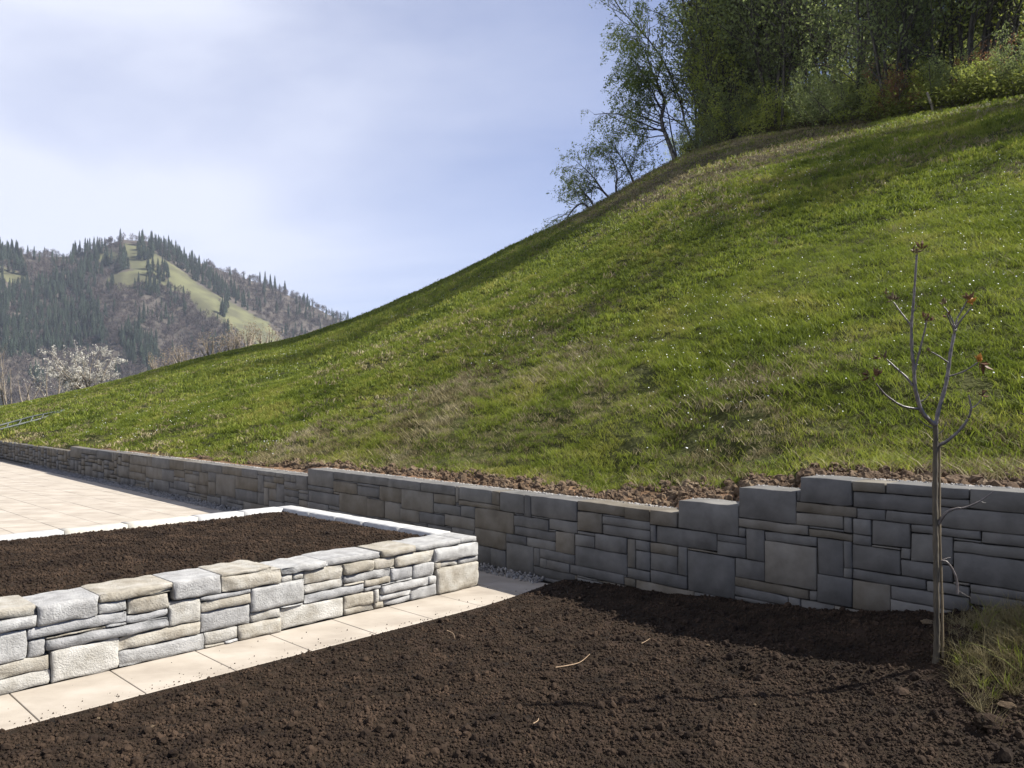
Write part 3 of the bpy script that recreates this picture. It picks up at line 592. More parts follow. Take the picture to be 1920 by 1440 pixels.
n = 260; uu = lr.uniform(-4.2, .4, n); ee = np.abs(lr.normal(0, .07, n)) + .01; ee = np.where(lr.random(n) < .12, lr.uniform(0, .5, n), ee); P = C0 + uu[:, None] * U + (ee - PVv)[:, None] * Vv; k_ = (P - GA) @ gn > .02; P = P[k_]; sc = .0015 + .004 * lr.random(len(P)) ** 2
scatter('spilled_soil', np.stack([P[:, 0], P[:, 1], sc * .6], -1), rrot(len(P)), sc, crumbs[0], 'soil crumbs spilled on the edge of the slabs')
# gravel along the wall foot and behind the coping
for k, piece in enumerate(gst):
    n = 5200; s = lr.uniform(-16, 4.7, n); P = wall_pt(s); w_ = ip(s, [-20, 0, 4.7], [.34, .24, .16]); off = lr.random(n) * w_ 
    NN = np.where(s[:, None] > 0, NR1, NR0); P = P - NN * off[:, None]; sc = .006 + .011 * lr.random(n) ** 2
    scatter('wall_foot_gravel', np.stack([P[:, 0], P[:, 1], -.004 + sc * .3 + lr.random(n) * .012 + .03 * np.exp(-off / .05)], -1), rrot(n), sc, piece, 'grey gravel strip along the foot of the retaining wall')
    n = 9000; s = lr.uniform(-9, 12.4, n); P = wall_pt(s); NN = np.where(s[:, None] > 0, NR1, NR0); off = .21 + .26 * lr.random(n) ** 1.4; P = P + NN * off[:, None]
    sc = .007 + .010 * lr.random(n) ** 2
    scatter('coping_gravel', np.stack([P[:, 0], P[:, 1], tz(P[:, 0], P[:, 1]) * 0 + np.array([wall_top(q) for q in s]) - .012 - (off - .21) * .15 + lr.random(n) * .012], -1), rrot(n), sc, piece, 'pale drainage gravel behind the top of the retaining wall')
sv = []; sf = []
for i, s in enumerate(np.linspace(SBEG, SEND, 300)):
    p = wall_pt(s); nn = NR1 if s > 0 else NR0; zt = wall_top(s) - .02
    a = p + nn * .17; b_ = p + nn * .55; sv += [(*a, zt), (*b_, zt - .03)]
    if i: sf.append((2 * i - 2, 2 * i, 2 * i + 1, 2 * i - 1))
tag(mob('gravel_bed', sv, sf, M['gravel']), 'grey drainage strip under the gravel behind the wall', kind='structure')
# brown clods on the bench
for k, piece in enumerate(clods):
    n = [6000, 6000, 14000][k]; s = np.concatenate([lr.uniform(-3, 12.4, n // 2), lr.uniform(-17, 0, n // 2)]); P = wall_pt(s); NN = np.where(s[:, None] > 0, NR1, NR0)
    P = P + NN * (.42 + 1.1 * lr.random(len(s)) ** 1.1)[:, None]; X, Y = P.T; px = HX + F * X / Y; Yw = ip(px, _pxg, T_Yw)
    dd = (Y - Yw + .06) + fbm(X * 1.5, Y * 1.5, 3) * .7; keep = dd < soil_edge(px) + .1; X, Y = X[keep], Y[keep]
    sc = (.012 + .034 * lr.random(len(X)) ** 3.5) if k < 2 else (.006 + .012 * lr.random(len(X)))
    scatter('bank_clods', np.stack([X, Y, tz(X, Y) + sc * .3], -1), rrot(len(X)), sc, piece, 'brown earth clods on the strip behind the retaining wall')

# ------------------------------------------------------------------ grass and flowers of the meadow
gr = np.random.default_rng(41)
G1 = [tuft(M['grass'], gr, 17, .08, .02, .055, .0035, 1.8), tuft(M['grass'], gr, 12, .09, .03, .085, .0035, 2.0)]
G2 = [tuft(M['grass'], gr, 20, .15, .03, .07, .0075, 1.7)]
G3 = [tuft(M['grass'], gr, 22, .30, .03, .085, .015, 1.6)]
D1_ = [tuft(M['dry'], gr, 14, .08, .02, .08, .0035, 2.6)]
D3_ = [tuft(M['dry'], gr, 16, .28, .03, .08, .011, 2.4)]
def put_grass(name, y0, y1, dens, pieces, sc, dryness, rng, label):
    X, Y, px = sample_hill(y0, y1, dens, rng); Z = tz(X, Y); Yw = ip(px, _pxg, T_Yw) - .06
    dw_ = (Y - Yw) + fbm(X * 1.5, Y * 1.5, 3) * .7; edge = soil_edge(px)
    k = dw_ > edge - .05 + .25 * rng.random(len(X)) ** 2
    bm_ = bank_mask(X, Y, Z); near = np.exp(-np.maximum(dw_ - edge, 0) / (1.2 + Y * .12)); patch = fbm(X * .8, Y * .8, 4) + .5 * fbm(X * .15, Y * .15, 2)
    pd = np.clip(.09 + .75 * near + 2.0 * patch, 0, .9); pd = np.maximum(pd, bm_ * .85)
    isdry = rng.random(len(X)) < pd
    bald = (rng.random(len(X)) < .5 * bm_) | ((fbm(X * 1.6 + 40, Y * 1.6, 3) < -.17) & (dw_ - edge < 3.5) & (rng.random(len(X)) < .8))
    k &= (isdry if dryness else ~isdry) & ~bald
    X, Y, Z = X[k], Y[k], Z[k]; n = len(X); part = rng.integers(0, len(pieces), n); tot = 0
    for i, pc in enumerate(pieces):
        j = part == i; m_ = j.sum(); rot = np.zeros((m_, 3)); rot[:, 2] = rng.uniform(0, 6.28, m_)
        ss = sc * rng.uniform(.6, 1.35, m_) * (1 + .8 * np.clip(fbm(X[j] * .7, Y[j] * .7, 3), -.3, .5)); scatter(name, np.stack([X[j], Y[j], Z[j]], -1), rot, ss, pc, label)
    return n
gl = 'short green meadow grass covering the slope'; dl_ = 'flattened straw coloured dry grass among the meadow'
cnt = [put_grass('meadow_grass', 3.5, 13, 420, G1, 1.0, 0, gr, gl), put_grass('meadow_grass', 13, 24, 170, G2, 1.0, 0, gr, gl), put_grass('meadow_grass', 24, 64, 34, G3, 1.0, 0, gr, gl),
       put_grass('dry_grass', 3.5, 15, 300, D1_, 1.0, 1, gr, dl_), put_grass('dry_grass', 15, 64, 26, D3_, 1.0, 1, gr, dl_)]
print('grass', cnt)
def daisy(mat):
    V = [(0, 0, .0)]; 
    for i in range(8): a = i * math.pi / 4; V.append((math.cos(a), math.sin(a), .1))
    return mesh('daisy_head', V, [(0, 1 + i, 1 + (i + 1) % 8) for i in range(8)], mat)
dz = daisy(M['petal'])
for (y0, y1, dens, s0, s1) in ((4, 14, 22, .006, .011), (14, 30, 16, .008, .014), (30, 62, 8, .010, .019)):
    X, Y, px = sample_hill(y0, y1, dens, gr); cl = fbm(X * .35, Y * .35, 3); k = (gr.random(len(X)) < np.clip(.2 + 4.5 * cl, .02, 1)) & (Y > ip(px, _pxg, T_Yw) + 1.3); X, Y = X[k], Y[k]
    Z = tz(X, Y); k = gr.random(len(X)) > bank_mask(X, Y, Z); X, Y, Z = X[k], Y[k], Z[k]; n = len(X); rot = np.stack([gr.uniform(.1, 1.1, n), gr.uniform(-.5, .3, n), gr.uniform(-.6, .6, n)], -1)
    scatter('meadow_daisies', np.stack([X, Y, Z + .05 + .05 * gr.random(n)], -1), rot, gr.uniform(s0, s1, n) * .8, dz, 'small white daisies dotted over the meadow')

# ------------------------------------------------------------------ tree maker
def tubes(paths, sides=4):
    Vs = []; Fs = []; o = 0
    for P, R in paths:
        P = np.asarray(P, float); R = np.asarray(R, float); n = len(P); T = np.gradient(P, axis=0); T /= np.linalg.norm(T, axis=1)[:, None] + 1e-9
        ref = np.where(np.abs(T[:, 2:3]) > .9, np.array([[1., 0, 0]]), np.array([[0, 0, 1.]])); A = np.cross(T, ref); A /= np.linalg.norm(A, axis=1)[:, None] + 1e-9; B = np.cross(T, A)
        k = sides if R[0] > .012 or sides > 5 else 3; th = np.arange(k) * 2 * np.pi / k
        V = P[:, None] + R[:, None, None] * (np.cos(th)[None, :, None] * A[:, None] + np.sin(th)[None, :, None] * B[:, None])
        ix = o + np.arange(n * k).reshape(n, k); Fs.append(np.stack([ix[:-1], np.roll(ix[:-1], -1, 1), np.roll(ix[1:], -1, 1), ix[1:]], -1).reshape(-1, 4)); Vs.append(V.reshape(-1, 3)); o += n * k
    return np.concatenate(Vs), np.concatenate(Fs)
def walk(rng, p, d, L_, r0, r1, n, wander, trop):
    P = [np.array(p, float)]; d = np.array(d, float); d /= np.linalg.norm(d); st = L_ / n
    for i in range(n):
        d = d + rng.normal(0, wander, 3) + np.array(trop) * (i + 1) / n; d /= np.linalg.norm(d); P.append(P[-1] + d * st)
    return np.array(P), np.linspace(r0, r1, n + 1)
def side_dir(rng, t, ang, bias=None):
    v = rng.normal(0, 1, 3); v -= v @ t * t; v /= np.linalg.norm(v) + 1e-9
    if bias is not None: v = v + bias; v -= v @ t * t; v /= np.linalg.norm(v) + 1e-9
    return t * math.cos(ang) + v * math.sin(ang)
def grow(rng, stems, spec, bias=None):
    """stems: list of (points, radii). spec per level: (spacing, start, length, angle, wander, tropism, shrink)"""
    paths = list(stems); lev = list(stems); leaves = []
    for li, sp in enumerate(spec):
        nxt = []
        for P, R in lev:
            seg = np.linalg.norm(np.diff(P, axis=0), axis=1); cum = np.concatenate([[0], np.cumsum(seg)]); Lt = cum[-1]
            pos = sp['start'] * Lt + rng.uniform(0, sp['gap'])
            while pos < Lt:
                i = min(np.searchsorted(cum, pos) - 1, len(seg) - 1); f = (pos - cum[i]) / seg[i]; p = P[i] + (P[i + 1] - P[i]) * f; t = (P[i + 1] - P[i]) / seg[i]; r = R[i] + (R[i + 1] - R[i]) * f
                u = pos / Lt; L_ = sp['len'] * (1 - sp.get('taper', .6) * u) * rng.uniform(.65, 1.25)
                if sp.get('rel'): L_ *= Lt
                d = side_dir(rng, t, math.radians(sp['ang'] * rng.uniform(.75, 1.25)), bias)
                rr = min(r * .65, sp['r'] * L_); nxt.append(walk(rng, p, d, L_, rr, rr * .3, sp['n'], sp['wander'], sp['trop'])); pos += sp['gap'] * rng.uniform(.6, 1.4)
        paths += nxt; lev = nxt
    for P, R in lev:
        leaves.append(P)
    return paths, leaves
def leafset(rng, leaves, per, spread, size, mat, name, parent, droop=0, start=.3, offset=None):
    n_ = sum(1 for _ in leaves) * per
    P = np.array([[p for p in L_] for L_ in leaves]); k = P.shape[1] - 1
    t = rng.uniform(start, 1, (len(leaves), per)) * k; i = np.minimum(t.astype(int), k - 1); f = (t - i)[..., None]
    r = np.arange(len(leaves))[:, None]; C = (P[r, i] * (1 - f) + P[r, i + 1] * f).reshape(-1, 3) + rng.normal(0, spread, (len(leaves) * per, 3))
    C[:, 2] -= droop * rng.random(len(C))
    n = len(C); a = rng.normal(0, 1, (n, 3)); a[:, 2] -= droop * 3; a /= np.linalg.norm(a, axis=1)[:, None]; b_ = rng.normal(0, 1, (n, 3)); b_ -= (a * b_).sum(1)[:, None] * a; b_ /= np.linalg.norm(b_, axis=1)[:, None]
    s = size * rng.uniform(.5, 1.3, (n, 1)); V = np.stack([C - a * s, C + b_ * s * .5, C + a * s, C - b_ * s * .5], 1).reshape(-1, 3)
    return mesh(name, V, np.arange(n * 4).reshape(n, 4), mat)
bark = noisemat('grey_bark', [(.03, .026, .022), (.06, .053, .044), (.10, .09, .075)], 4, 5, .9, .4, 20)
birchbark = noisemat('birch_bark', [(.03, .027, .024), (.09, .085, .078), (.24, .23, .21)], 5, 5, .85, .3, 20)
lf_grey = leafmat('young_grey_green_leaves', [(0.105, 0.133, 0.052), (0.208, 0.253, 0.089), (0.312, 0.356, 0.133)], .35, .5)
lf_yel = leafmat('fresh_yellow_green_leaves', [(0.149, 0.179, 0.033), (0.284, 0.329, 0.060), (0.419, 0.448, 0.105)], .35, .45)
lf_birch = leafmat('birch_leaves', [(0.098, 0.137, 0.036), (0.215, 0.274, 0.059), (0.430, 0.430, 0.098)], .22, .5)
lf_rust = leafmat('rusty_young_leaves', [(.13, .06, .025), (.22, .11, .05), (.28, .17, .09)], .5, .4)
def make_tree(name, rng, paths, leaves, per, spread, size, lmat, wmat, droop=0, start=.3, parent_loc=(0, 0, 0)):
    o = empty(name, parent_loc); V, Fq = tubes(paths, 4); mob('trunk', V, Fq, wmat, o, smooth=True)
    me = leafset(rng, leaves, per, spread, size, lmat, 'crown', o, droop, start); link(bpy.data.objects.new('crown', me), o); return o
def copy_tree(o, name=None):
    c = o.copy(); COL.objects.link(c)
    for ch in o.children: d = ch.copy(); COL.objects.link(d); d.parent = c
    return c
trg = np.random.default_rng(77)
def multistem(rng, H, nst, spreadang, r=.09, n=9):
    st = []
    for i in range(nst):
        a = rng.uniform(0, 6.28); s = rng.uniform(.2, 1) * spreadang; d = (math.sin(s) * math.cos(a), math.sin(s) * math.sin(a), math.cos(s)); h = H * rng.uniform(.7, 1.05)
        st.append(walk(rng, (.25 * math.cos(a), .25 * math.sin(a), -.4), d, h, r * rng.uniform(.6, 1.1), .012, n, .07, (0, 0, .06)))
    return st
wood_spec = [dict(gap=.42, start=.13, len=3.3, ang=50, wander=.15, trop=(0, 0, .12), n=5, r=.011, taper=.6),
             dict(gap=.36, start=.12, len=1.1, ang=45, wander=.2, trop=(0, 0, .15), n=3, r=.009, taper=.4)]
protos = []
for i in range(4):
    H = [19, 17, 21, 13][i]; st = multistem(trg, H, [5, 6, 4, 6][i], math.radians([11, 14, 9, 16][i]), .085, 12)
    p, l_ = grow(trg, st, wood_spec); mt = [lf_grey, lf_grey, lf_grey, lf_yel][i]
    protos.append(make_tree('woodland_tree', trg, p, l_, [9, 9, 9, 10][i], .14, .085, mt, bark))
bush_spec = [dict(gap=.26, start=.1, len=1.5, ang=42, wander=.15, trop=(0, 0, .2), n=4, r=.010, taper=.5), dict(gap=.25, start=.2, len=.6, ang=45, wander=.2, trop=(0, 0, .1), n=2, r=.009, taper=.3)]
bprotos = []
for i in range(3):
    st = multistem(trg, [4.2, 3.2, 3.8][i], [8, 9, 7][i], math.radians([44, 55, 38][i]), .04, 7); p, l_ = grow(trg, st, bush_spec)
    bprotos.append(make_tree('shrub', trg, p, l_, [12, 14, 9][i], .11, .07, [lf_grey, lf_yel, lf_rust][i], bark))
def ground(X, Y): return float(tz(np.array([X]), np.array([Y]))[0])
def stand(o, px, Y, s, rz, sink=.2):
    X = ray(px) * Y; o.location = (X, Y, ground(X, Y) - sink); o.scale = (s, s, s); o.rotation_euler = (0, 0, rz); return o
usedp = set()
def place(proto_list, i, px, Y, s, label, cat, group):
    pr = proto_list[i]
    if id(pr) in usedp: o = copy_tree(pr)
    else: usedp.add(id(pr)); o = pr
    stand(o, px, Y, s, trg.uniform(0, 6.28)); tag(o, label, cat, group); return o
TL = ['slender many-stemmed tree with sparse grey-green young leaves in the hilltop wood', 'leafier yellow-green young tree in the hilltop wood']
spots = []
for k in range(21):
    px = 1318 + 640 * ((k * .618) % 1); d_ = trg.uniform(.3, 20) if k > 12 else trg.uniform(.2, 4); Y = float(ip(px, _pxg, T_Yb)) + d_ * (1.3 if px < 1600 else 1); spots.append((px, Y, [0, 1, 2, 0, 1, 3][k % 6] if px < 1650 else [3, 1, 3, 0][k % 4], trg.uniform(.95, 1.15) * (1 if px < 1450 else 1.08 if px < 1650 else 1.0)))
spots += [(1312, 49.0, 0, 1.2), (1340, 48.6, 2, 1.15), (1372, 47.5, 1, 1.3), (1405, 45, 0, 1.1), (1330, 51.5, 1, 1.3), (1440, 43, 2, 1.05), (1390, 50, 0, 1.25)]
spots += [(2200, 21.3, 3, .9), (2290, 22.4, 1, .8), (2350, 21.6, 0, .8), (2270, 16.9, 0, .62), (2350, 18.0, 3, .9), (2450, 17.2, 1, .75), (2480, 18.8, 2, .7), (1420, 44, 2, 1.45), (1465, 41, 2, 1.4), (1385, 47, 2, 1.5)]
def where(px, Y):
    d_ = Y - float(ip(px, _pxg, T_Yb)); a_ = 'at the left end of' if px < 1380 else 'in the middle of' if px < 1620 else 'at the right side of' if px < 1930 else 'right beyond the frame of'
    return (', front row ' if d_ < 2.5 else ', deeper row ') + a_ + ' the hilltop wood'
for (px, Y, i, s) in spots: place(protos, i, px, Y, s, ('leafier yellow-green tree' if i == 3 else ('slender many-stemmed grey-green tree', 'many-stemmed grey-green tree', 'tall straight grey-green tree')[i]) + where(px, Y), 'tree', 'trees of the hilltop wood')
BL = ['low grey-green shrub at the edge of the hilltop wood', 'low fresh yellow-green shrub at the edge of the hilltop wood', 'rust coloured budding shrub at the edge of the hilltop wood']
bs = []
for k in range(44):
    px = 1300 + 640 * ((k * .618 + .3) % 1); bs.append((px, float(ip(px, _pxg, T_Yb)) + (trg.uniform(.2, 2) if k % 2 else trg.uniform(2, 18)), 2 if k in (9, 30) else int(trg.random() < .55)))
bs.append((1688, float(ip(1688, _pxg, T_Yb)) + .3, 2))
for (px, Y, i) in bs: place(bprotos, i, px, Y, trg.uniform(.7, 1.1) * (1. if px < 1450 else .8 if px < 1700 else .6), ('grey-green shrub', 'yellow-green shrub', 'rust coloured shrub')[i] + where(px, Y), 'shrub', 'shrubs along the wood edge')
# undergrowth: low leafy brambles on the wooded bank
def sprig(rng, mat, n=26, rad=.35, h=.5, s=.05):
    C = np.stack([rng.normal(0, rad, n), rng.normal(0, rad, n), rng.uniform(0, h, n)], -1); a = rng.normal(0, 1, (n, 3)); a[:, 2] *= .35; a /= np.linalg.norm(a, axis=1)[:, None]; b_ = np.cross(a, [0, 0, 1.]) + rng.normal(0, .3, (n, 3)); b_ /= np.linalg.norm(b_, axis=1)[:, None]
    ss = s * rng.uniform(.6, 1.4, (n, 1)); V = np.stack([C - a * ss, C + b_ * ss * .6, C + a * ss, C - b_ * ss * .6], 1).reshape(-1, 3); return mesh('sprig', V, np.arange(n * 4).reshape(n, 4), mat)
lf_br = leafmat('bramble_leaves', [(0.055, 0.066, 0.018), (0.143, 0.165, 0.033), (0.264, 0.286, 0.061)], .5, .4)
for nm, mt, n, h in (('undergrowth', lf_br, 15000, .55), ('bare_undergrowth', noisemat('twig_litter', [(.05, .04, .03), (.12, .095, .065)], 6), 7000, .3)):
    pc = sprig(trg, mt, 26 if nm == 'undergrowth' else 18, .4, h, .055 if nm == 'undergrowth' else .05)
    px = 1300 + 800 * trg.random(n) ** .8; Yb = ip(px, _pxg, T_Yb); Y = Yb + trg.uniform(-.8, 34, n); X = (px - HX) / F * Y; keep = (fbm(X * .5, Y * .5, 3) > -.1 + np.clip((1640 - px) / 900, 0, .3) if nm == 'undergrowth' else np.ones(n, bool))
    X, Y = X[keep], Y[keep]; n = len(X); rot = np.zeros((n, 3)); rot[:, 2] = trg.uniform(0, 6.28, n)
    scatter(nm, np.stack([X, Y, tz(X, Y)], -1), rot, trg.uniform(.6, 1.5, n), pc, 'tangle of low undergrowth covering the wooded slope')

# birches on the skyline
bi_spec = [dict(gap=.2, start=.2, len=4.3, ang=62, wander=.13, trop=(0, 0, .02), n=6, r=.013, taper=.35), dict(gap=.2, start=.15, len=1.25, ang=48, wander=.14, trop=(0, 0, -.45), n=4, r=.008, taper=.25), dict(gap=.22, start=.2, len=.55, ang=40, wander=.12, trop=(0, 0, -.8), n=3, r=.006, taper=.2)]
def zoompath(sc, ox, oy, pts, Y, r0, r1, rng, dep=.0):
    P = np.array([at(ox + x / sc, oy + y / sc, Y + dep * i) for i, (x, y) in enumerate(pts)]); return P, np.linspace(r0, r1, len(pts))
def resamp(P, R, n):
    c = np.concatenate([[0], np.cumsum(np.linalg.norm(np.diff(P, axis=0), axis=1))]); t = np.linspace(0, c[-1], n); return np.stack([np.interp(t, c, P[:, i]) for i in range(3)], -1), np.interp(t, c, R)
YB = float(ip(1265, _pxg, T_Yb)) + .8
st = [zoompath(3.4275, 1040, 20, [(785, 1010), (770, 950), (745, 880), (715, 800), (680, 715), (690, 650), (715, 590), (690, 540), (662, 470), (625, 390), (600, 330), (600, 240), (608, 110)], YB, .17, .02, trg),
      zoompath(3.4275, 1040, 20, [(795, 1000), (785, 940), (765, 860), (745, 760), (735, 680), (710, 600), (720, 480), (735, 400)], YB + .4, .07, .012, trg, .1)]
base = st[0][0][0].copy(); st = [resamp(P - base, R, 15) for P, R in st]
p, l_ = grow(trg, [st[0]], bi_spec, bias=np.array((-.8, 0, .0))); p2, l2 = grow(trg, [st[1]], [dict(gap=.5, start=.3, len=1.5, ang=45, wander=.12, trop=(0, 0, 0), n=6, r=.01, taper=.4)] + bi_spec[2:], bias=np.array((.3, 0, 0)))
o = make_tree('birch_tree', trg, p + p2, l_ + l2, 8, .06, .07, lf_birch, birchbark, .22, .1, base); tag(o, 'tall leaning birch with drooping twigs alone left of the hilltop wood', 'tree')
def leaner(pts_list, Y, H_spec, label, per, size, seed, bias):
    rg = np.random.default_rng(seed); st = [zoompath(3.4275, 1040, 20, q, Y, .085, .012, rg, .05) for q in pts_list]; base = st[0][0][0].copy(); st = [resamp(P - base, R, 9) for P, R in st]
    p, l_ = grow(rg, st, H_spec, bias=np.array(bias)); o = make_tree('birch_tree', rg, p, l_, per, .05, size, lf_birch, birchbark, .2, .1, base); tag(o, label, 'tree')
sm_spec = [dict(gap=.2, start=.15, len=2.7, ang=50, wander=.15, trop=(0, 0, -.05), n=6, r=.011, taper=.4), dict(gap=.16, start=.12, len=.85, ang=46, wander=.15, trop=(0, 0, -.6), n=3, r=.008, taper=.3)]
leaner([[(375, 1230), (310, 1160), (250, 1070), (190, 1010), (130, 960)], [(400, 1210), (392, 1130), (405, 1050), (370, 960), (330, 880)], [(520, 1150), (490, 1060), (440, 960), (400, 900), (340, 830)]], float(ip(1150, _pxg, T_Yb)) + .5, sm_spec, 'thin spreading birch leaning left just below the tall birch', 13, .06, 5, (-.3, 0, 0))
leaner([[(262, 1290), (235, 1220), (190, 1170), (150, 1120), (90, 1090)], [(240, 1290), (180, 1230), (120, 1270), (80, 1330), (30, 1370)]], float(ip(1100, _pxg, T_Yb)) + .5, sm_spec, 'lowest small drooping birch at the left end of the skyline trees', 13, .06, 6, (-.4, 0, -.1))

# fence post at the edge of the wood
wood = noisemat('weathered_wood', [(.14, .12, .10), (.26, .23, .19)], 8, 6, .9, .4, 30)
P0 = at(1752, 240, 0); 
Yp = float(ip(1752, _pxg, T_Yb)) - .8; Xp = ray(1752) * Yp; zp = ground(Xp, Yp)
P, R = np.array([(0, 0, -.3), (-.12, 0, .4), (-.38, 0, 1.15)]), np.array((.042, .042, .038)); P = P * .72; V, Fq = tubes([(P, R)], 7)
n0 = len(V); Fl = [tuple(f_) for f_ in Fq] + [tuple(range(n0 - 7, n0))]; o = mob('fence_post', V, Fl, wood); o.location = (Xp, Yp, zp); tag(o, 'grey weathered wooden fence post leaning at the meadow edge', 'post')
# mown-over cut line of old hay along the upper meadow
# ------------------------------------------------------------------ left: metal hurdle, blossoming tree, bare bushes
met = noisemat('dark_green_metal', [(.045, .055, .05), (.09, .10, .09)], 6, 3, .5, 0)
hz = empty('metal_hurdle'); 
def tzpix(px, py, y0=8, y1=80):
    Ys = np.linspace(y0, y1, 1200); X = ray(px) * Ys; pyy = HY - (tz(X, Ys) - CH) / Ys * F; k = np.argmax(pyy < py); Y = Ys[k] if pyy.min() < py else y1; return Y
yA = tzpix(62, 797, 27, 50); print('hurdle Y', yA, tzpix(0, 811, 27, 50), tzpix(121, 783, 27, 50))
def rail(pts, r):
    return (np.array(pts), np.full(len(pts), r))
pA = [at(x, y, Y) for x, y, Y in ((-70, 812, yA - 3), (0, 797.5, yA), (62, 780.5, yA + .6), (121, 769, yA + 1.2))]
pB = [at(x, y, Y) for x, y, Y in ((-70, 821, yA - 3.8), (0, 805, yA - 1), (76, 785.5, yA), (121, 770, yA + 1.2))]
hbase = pA[3].copy(); hz.location = hbase
for q in (pA, pB):
    V, Fq = tubes([rail([np.array(v - hbase) for v in q], .035)], 6); mob('rail', V, Fq, met, hz, smooth=True)
for (x, y) in ((121, 769), (103, 772), (82, 776), (62, 780.5), (40, 787), (16, 794)):
    Y = np.interp(x, [0, 62, 121], [yA, yA + .6, yA + 1.2]); a = at(x, y, Y); X_ = a.x; g_ = ground(X_, Y - .3); V, Fq = tubes([rail([np.array(a - hbase), np.array(Vector((a.x + .03, Y - .3, min(a.z - .25, g_))) - hbase)], .026)], 5); mob('leg', V, Fq, met, hz)
tag(hz, 'low dark metal frame with two rails and short legs lying in the grass', 'metal frame')
br = np.random.default_rng(15)
blossom = leafmat('white_blossom', [(0.285, 0.262, 0.225), (0.435, 0.413, 0.360), (0.562, 0.547, 0.495)], 1.2, .3, .8)
palewood = noisemat('pale_twig_bark', [(0.128, 0.104, 0.080), (0.208, 0.176, 0.136), (0.288, 0.248, 0.200)], 4, 4, .9)
def bare(name, label, px, Y, ytop, nst, ang, seed, lmat, per, size, spec, group=None, wm=None, r=.085):
    rg = np.random.default_rng(seed); X = ray(px) * Y; zb = ground(X, Y); H = CH + (HY - ytop) / F * Y - zb
    st = multistem(rg, H * .97, nst, math.radians(ang), r, 8); p, l_ = grow(rg, st, spec)
    o = empty(name, (X, Y, zb)); V, Fq = tubes(p, 4); mob('trunk', V, Fq, wm or palewood, o)
    me = leafset(rg, l_, per, .06, size, lmat, 'crown', o, 0, .2); link(bpy.data.objects.new('crown', me), o); tag(o, label, 'tree' if H > 4 else 'shrub', group); return o
bl_spec = [dict(gap=.4, start=.2, len=.38, ang=50, wander=.14, trop=(0, 0, .1), n=5, r=.011, taper=.5, rel=True), dict(gap=.3, start=.1, len=.9, ang=45, wander=.2, trop=(0, 0, 0), n=3, r=.009, taper=.3)]
bare('blossoming_tree', 'wide spreading tree full of white blossom behind the grassy edge', 172, 57, 636, 13, 56, 2, blossom, 30, .07, bl_spec)
bare('blossoming_tree', 'smaller sparse white blossoming bush left of the big blossoming tree', 98, 60, 668, 5, 30, 3, blossom, 12, .05, bl_spec)
bud = leafmat('pale_buds', [(.2, .15, .11), (.3, .24, .17), (.36, .3, .2)], 1, .2, .9)
bb_spec = [dict(gap=.38, start=.12, len=.33, ang=38, wander=.1, trop=(0, 0, .25), n=5, r=.010, taper=.5, rel=True), dict(gap=.28, start=.1, len=.8, ang=38, wander=.15, trop=(0, 0, .2), n=3, r=.008, taper=.3)]
bare('bare_tree', 'tall bare pale-twigged tree at the left edge above the grass', 18, 56, 640, 5, 22, 21, bud, 2, .02, bb_spec)
bare('bare_tree', 'thin bare tree between the left edge and the blossoming bush', 50, 58, 690, 5, 26, 22, bud, 2, .02, bb_spec)
for px, yt, sd_ in ((400, 640, 31), (430, 630, 32), (462, 618, 33), (498, 622, 34), (345, 660, 35), (300, 668, 36)): bare('bare_bush', 'leafless pale bush showing above the grassy skyline on the left', px, 58, yt - 22, 10, 36, sd_, bud, 7, .05, [dict(gap=.3, start=.3, len=.3, ang=38, wander=.1, trop=(0, 0, .25), n=5, r=.014, taper=.4, rel=True), dict(gap=.2, start=.1, len=.8, ang=38, wander=.15, trop=(0, 0, .2), n=3, r=.012, taper=.3)], 'bare bushes behind the skyline')

# ------------------------------------------------------------------ far mountain
mt_px = [-700, -500, -300, -100, 0, 60, 130, 180, 230, 280, 350, 420, 500, 560, 620, 665, 720, 800, 950, 1100]
mt_py = [560, 530, 500, 478, 470, 480, 482, 466, 452, 456, 484, 509, 535, 562, 592, 610, 640, 690, 740, 790]
mpx = np.linspace(-700, 1100, 320); tt = np.concatenate([np.linspace(0, 1, 130), np.linspace(1, 1.25, 14)[1:]])
MP, TT = np.meshgrid(mpx, tt)
def mtn(px, t):
    cy = ip(px, mt_px, mt_py) + 3 * fbm(px * .03, px * 0, 3); Yc = ip(px, [-700, 0, 280, 665, 1100], [1100, 1180, 1250, 1360, 1450]); zc = CH + (HY - cy) / F * Yc
    Y0 = 640; z0 = -98.0; g_ = np.where(t < 1, t ** 1.12, 1 - (t - 1) * 1.4); Y = Y0 + (Yc - Y0) * t; z = z0 + (zc - z0) * g_
    # spur of pasture running down to the right, gullies either side
    lx = ip(t, [.3, .55, .8, 1.0], [620, 500, 370, 270]); d = (px - lx); Y = Y - 55 * np.exp(-(d / 75) ** 2) * np.clip(1.15 - t, 0, 1) * 1.6 + 45 * np.exp(-((d - 130) / 90) ** 2) * (1.05 - t).clip(0, 1)
    Y = Y + 60 * fbm(px * .011 + 3, t * 2.2, 4) * np.clip(1.02 - t, 0, 1).clip(0, .5) * 2
    return px_to(px, Y, z)
def px_to(px, Y, z): return np.stack([(px - HX) / F * Y, Y, z + 0 * px], -1)
G = mtn(MP, TT); nr, nc = MP.shape; idx = np.arange(nr * nc).reshape(nr, nc); q = np.stack([idx[:-1, :-1], idx[:-1, 1:], idx[1:, 1:], idx[1:, :-1]], -1).reshape(-1, 4)
def inpoly(x, y, poly):
    r = np.zeros(np.shape(x), bool); n = len(poly)
    for i in range(n):
        x1, y1 = poly[i]; x2, y2 = poly[(i + 1) % n]; c = ((y1 > y) != (y2 > y)) & (x < (x2 - x1) * (y - y1) / (y2 - y1 + 1e-9) + x1); r ^= c
    return r
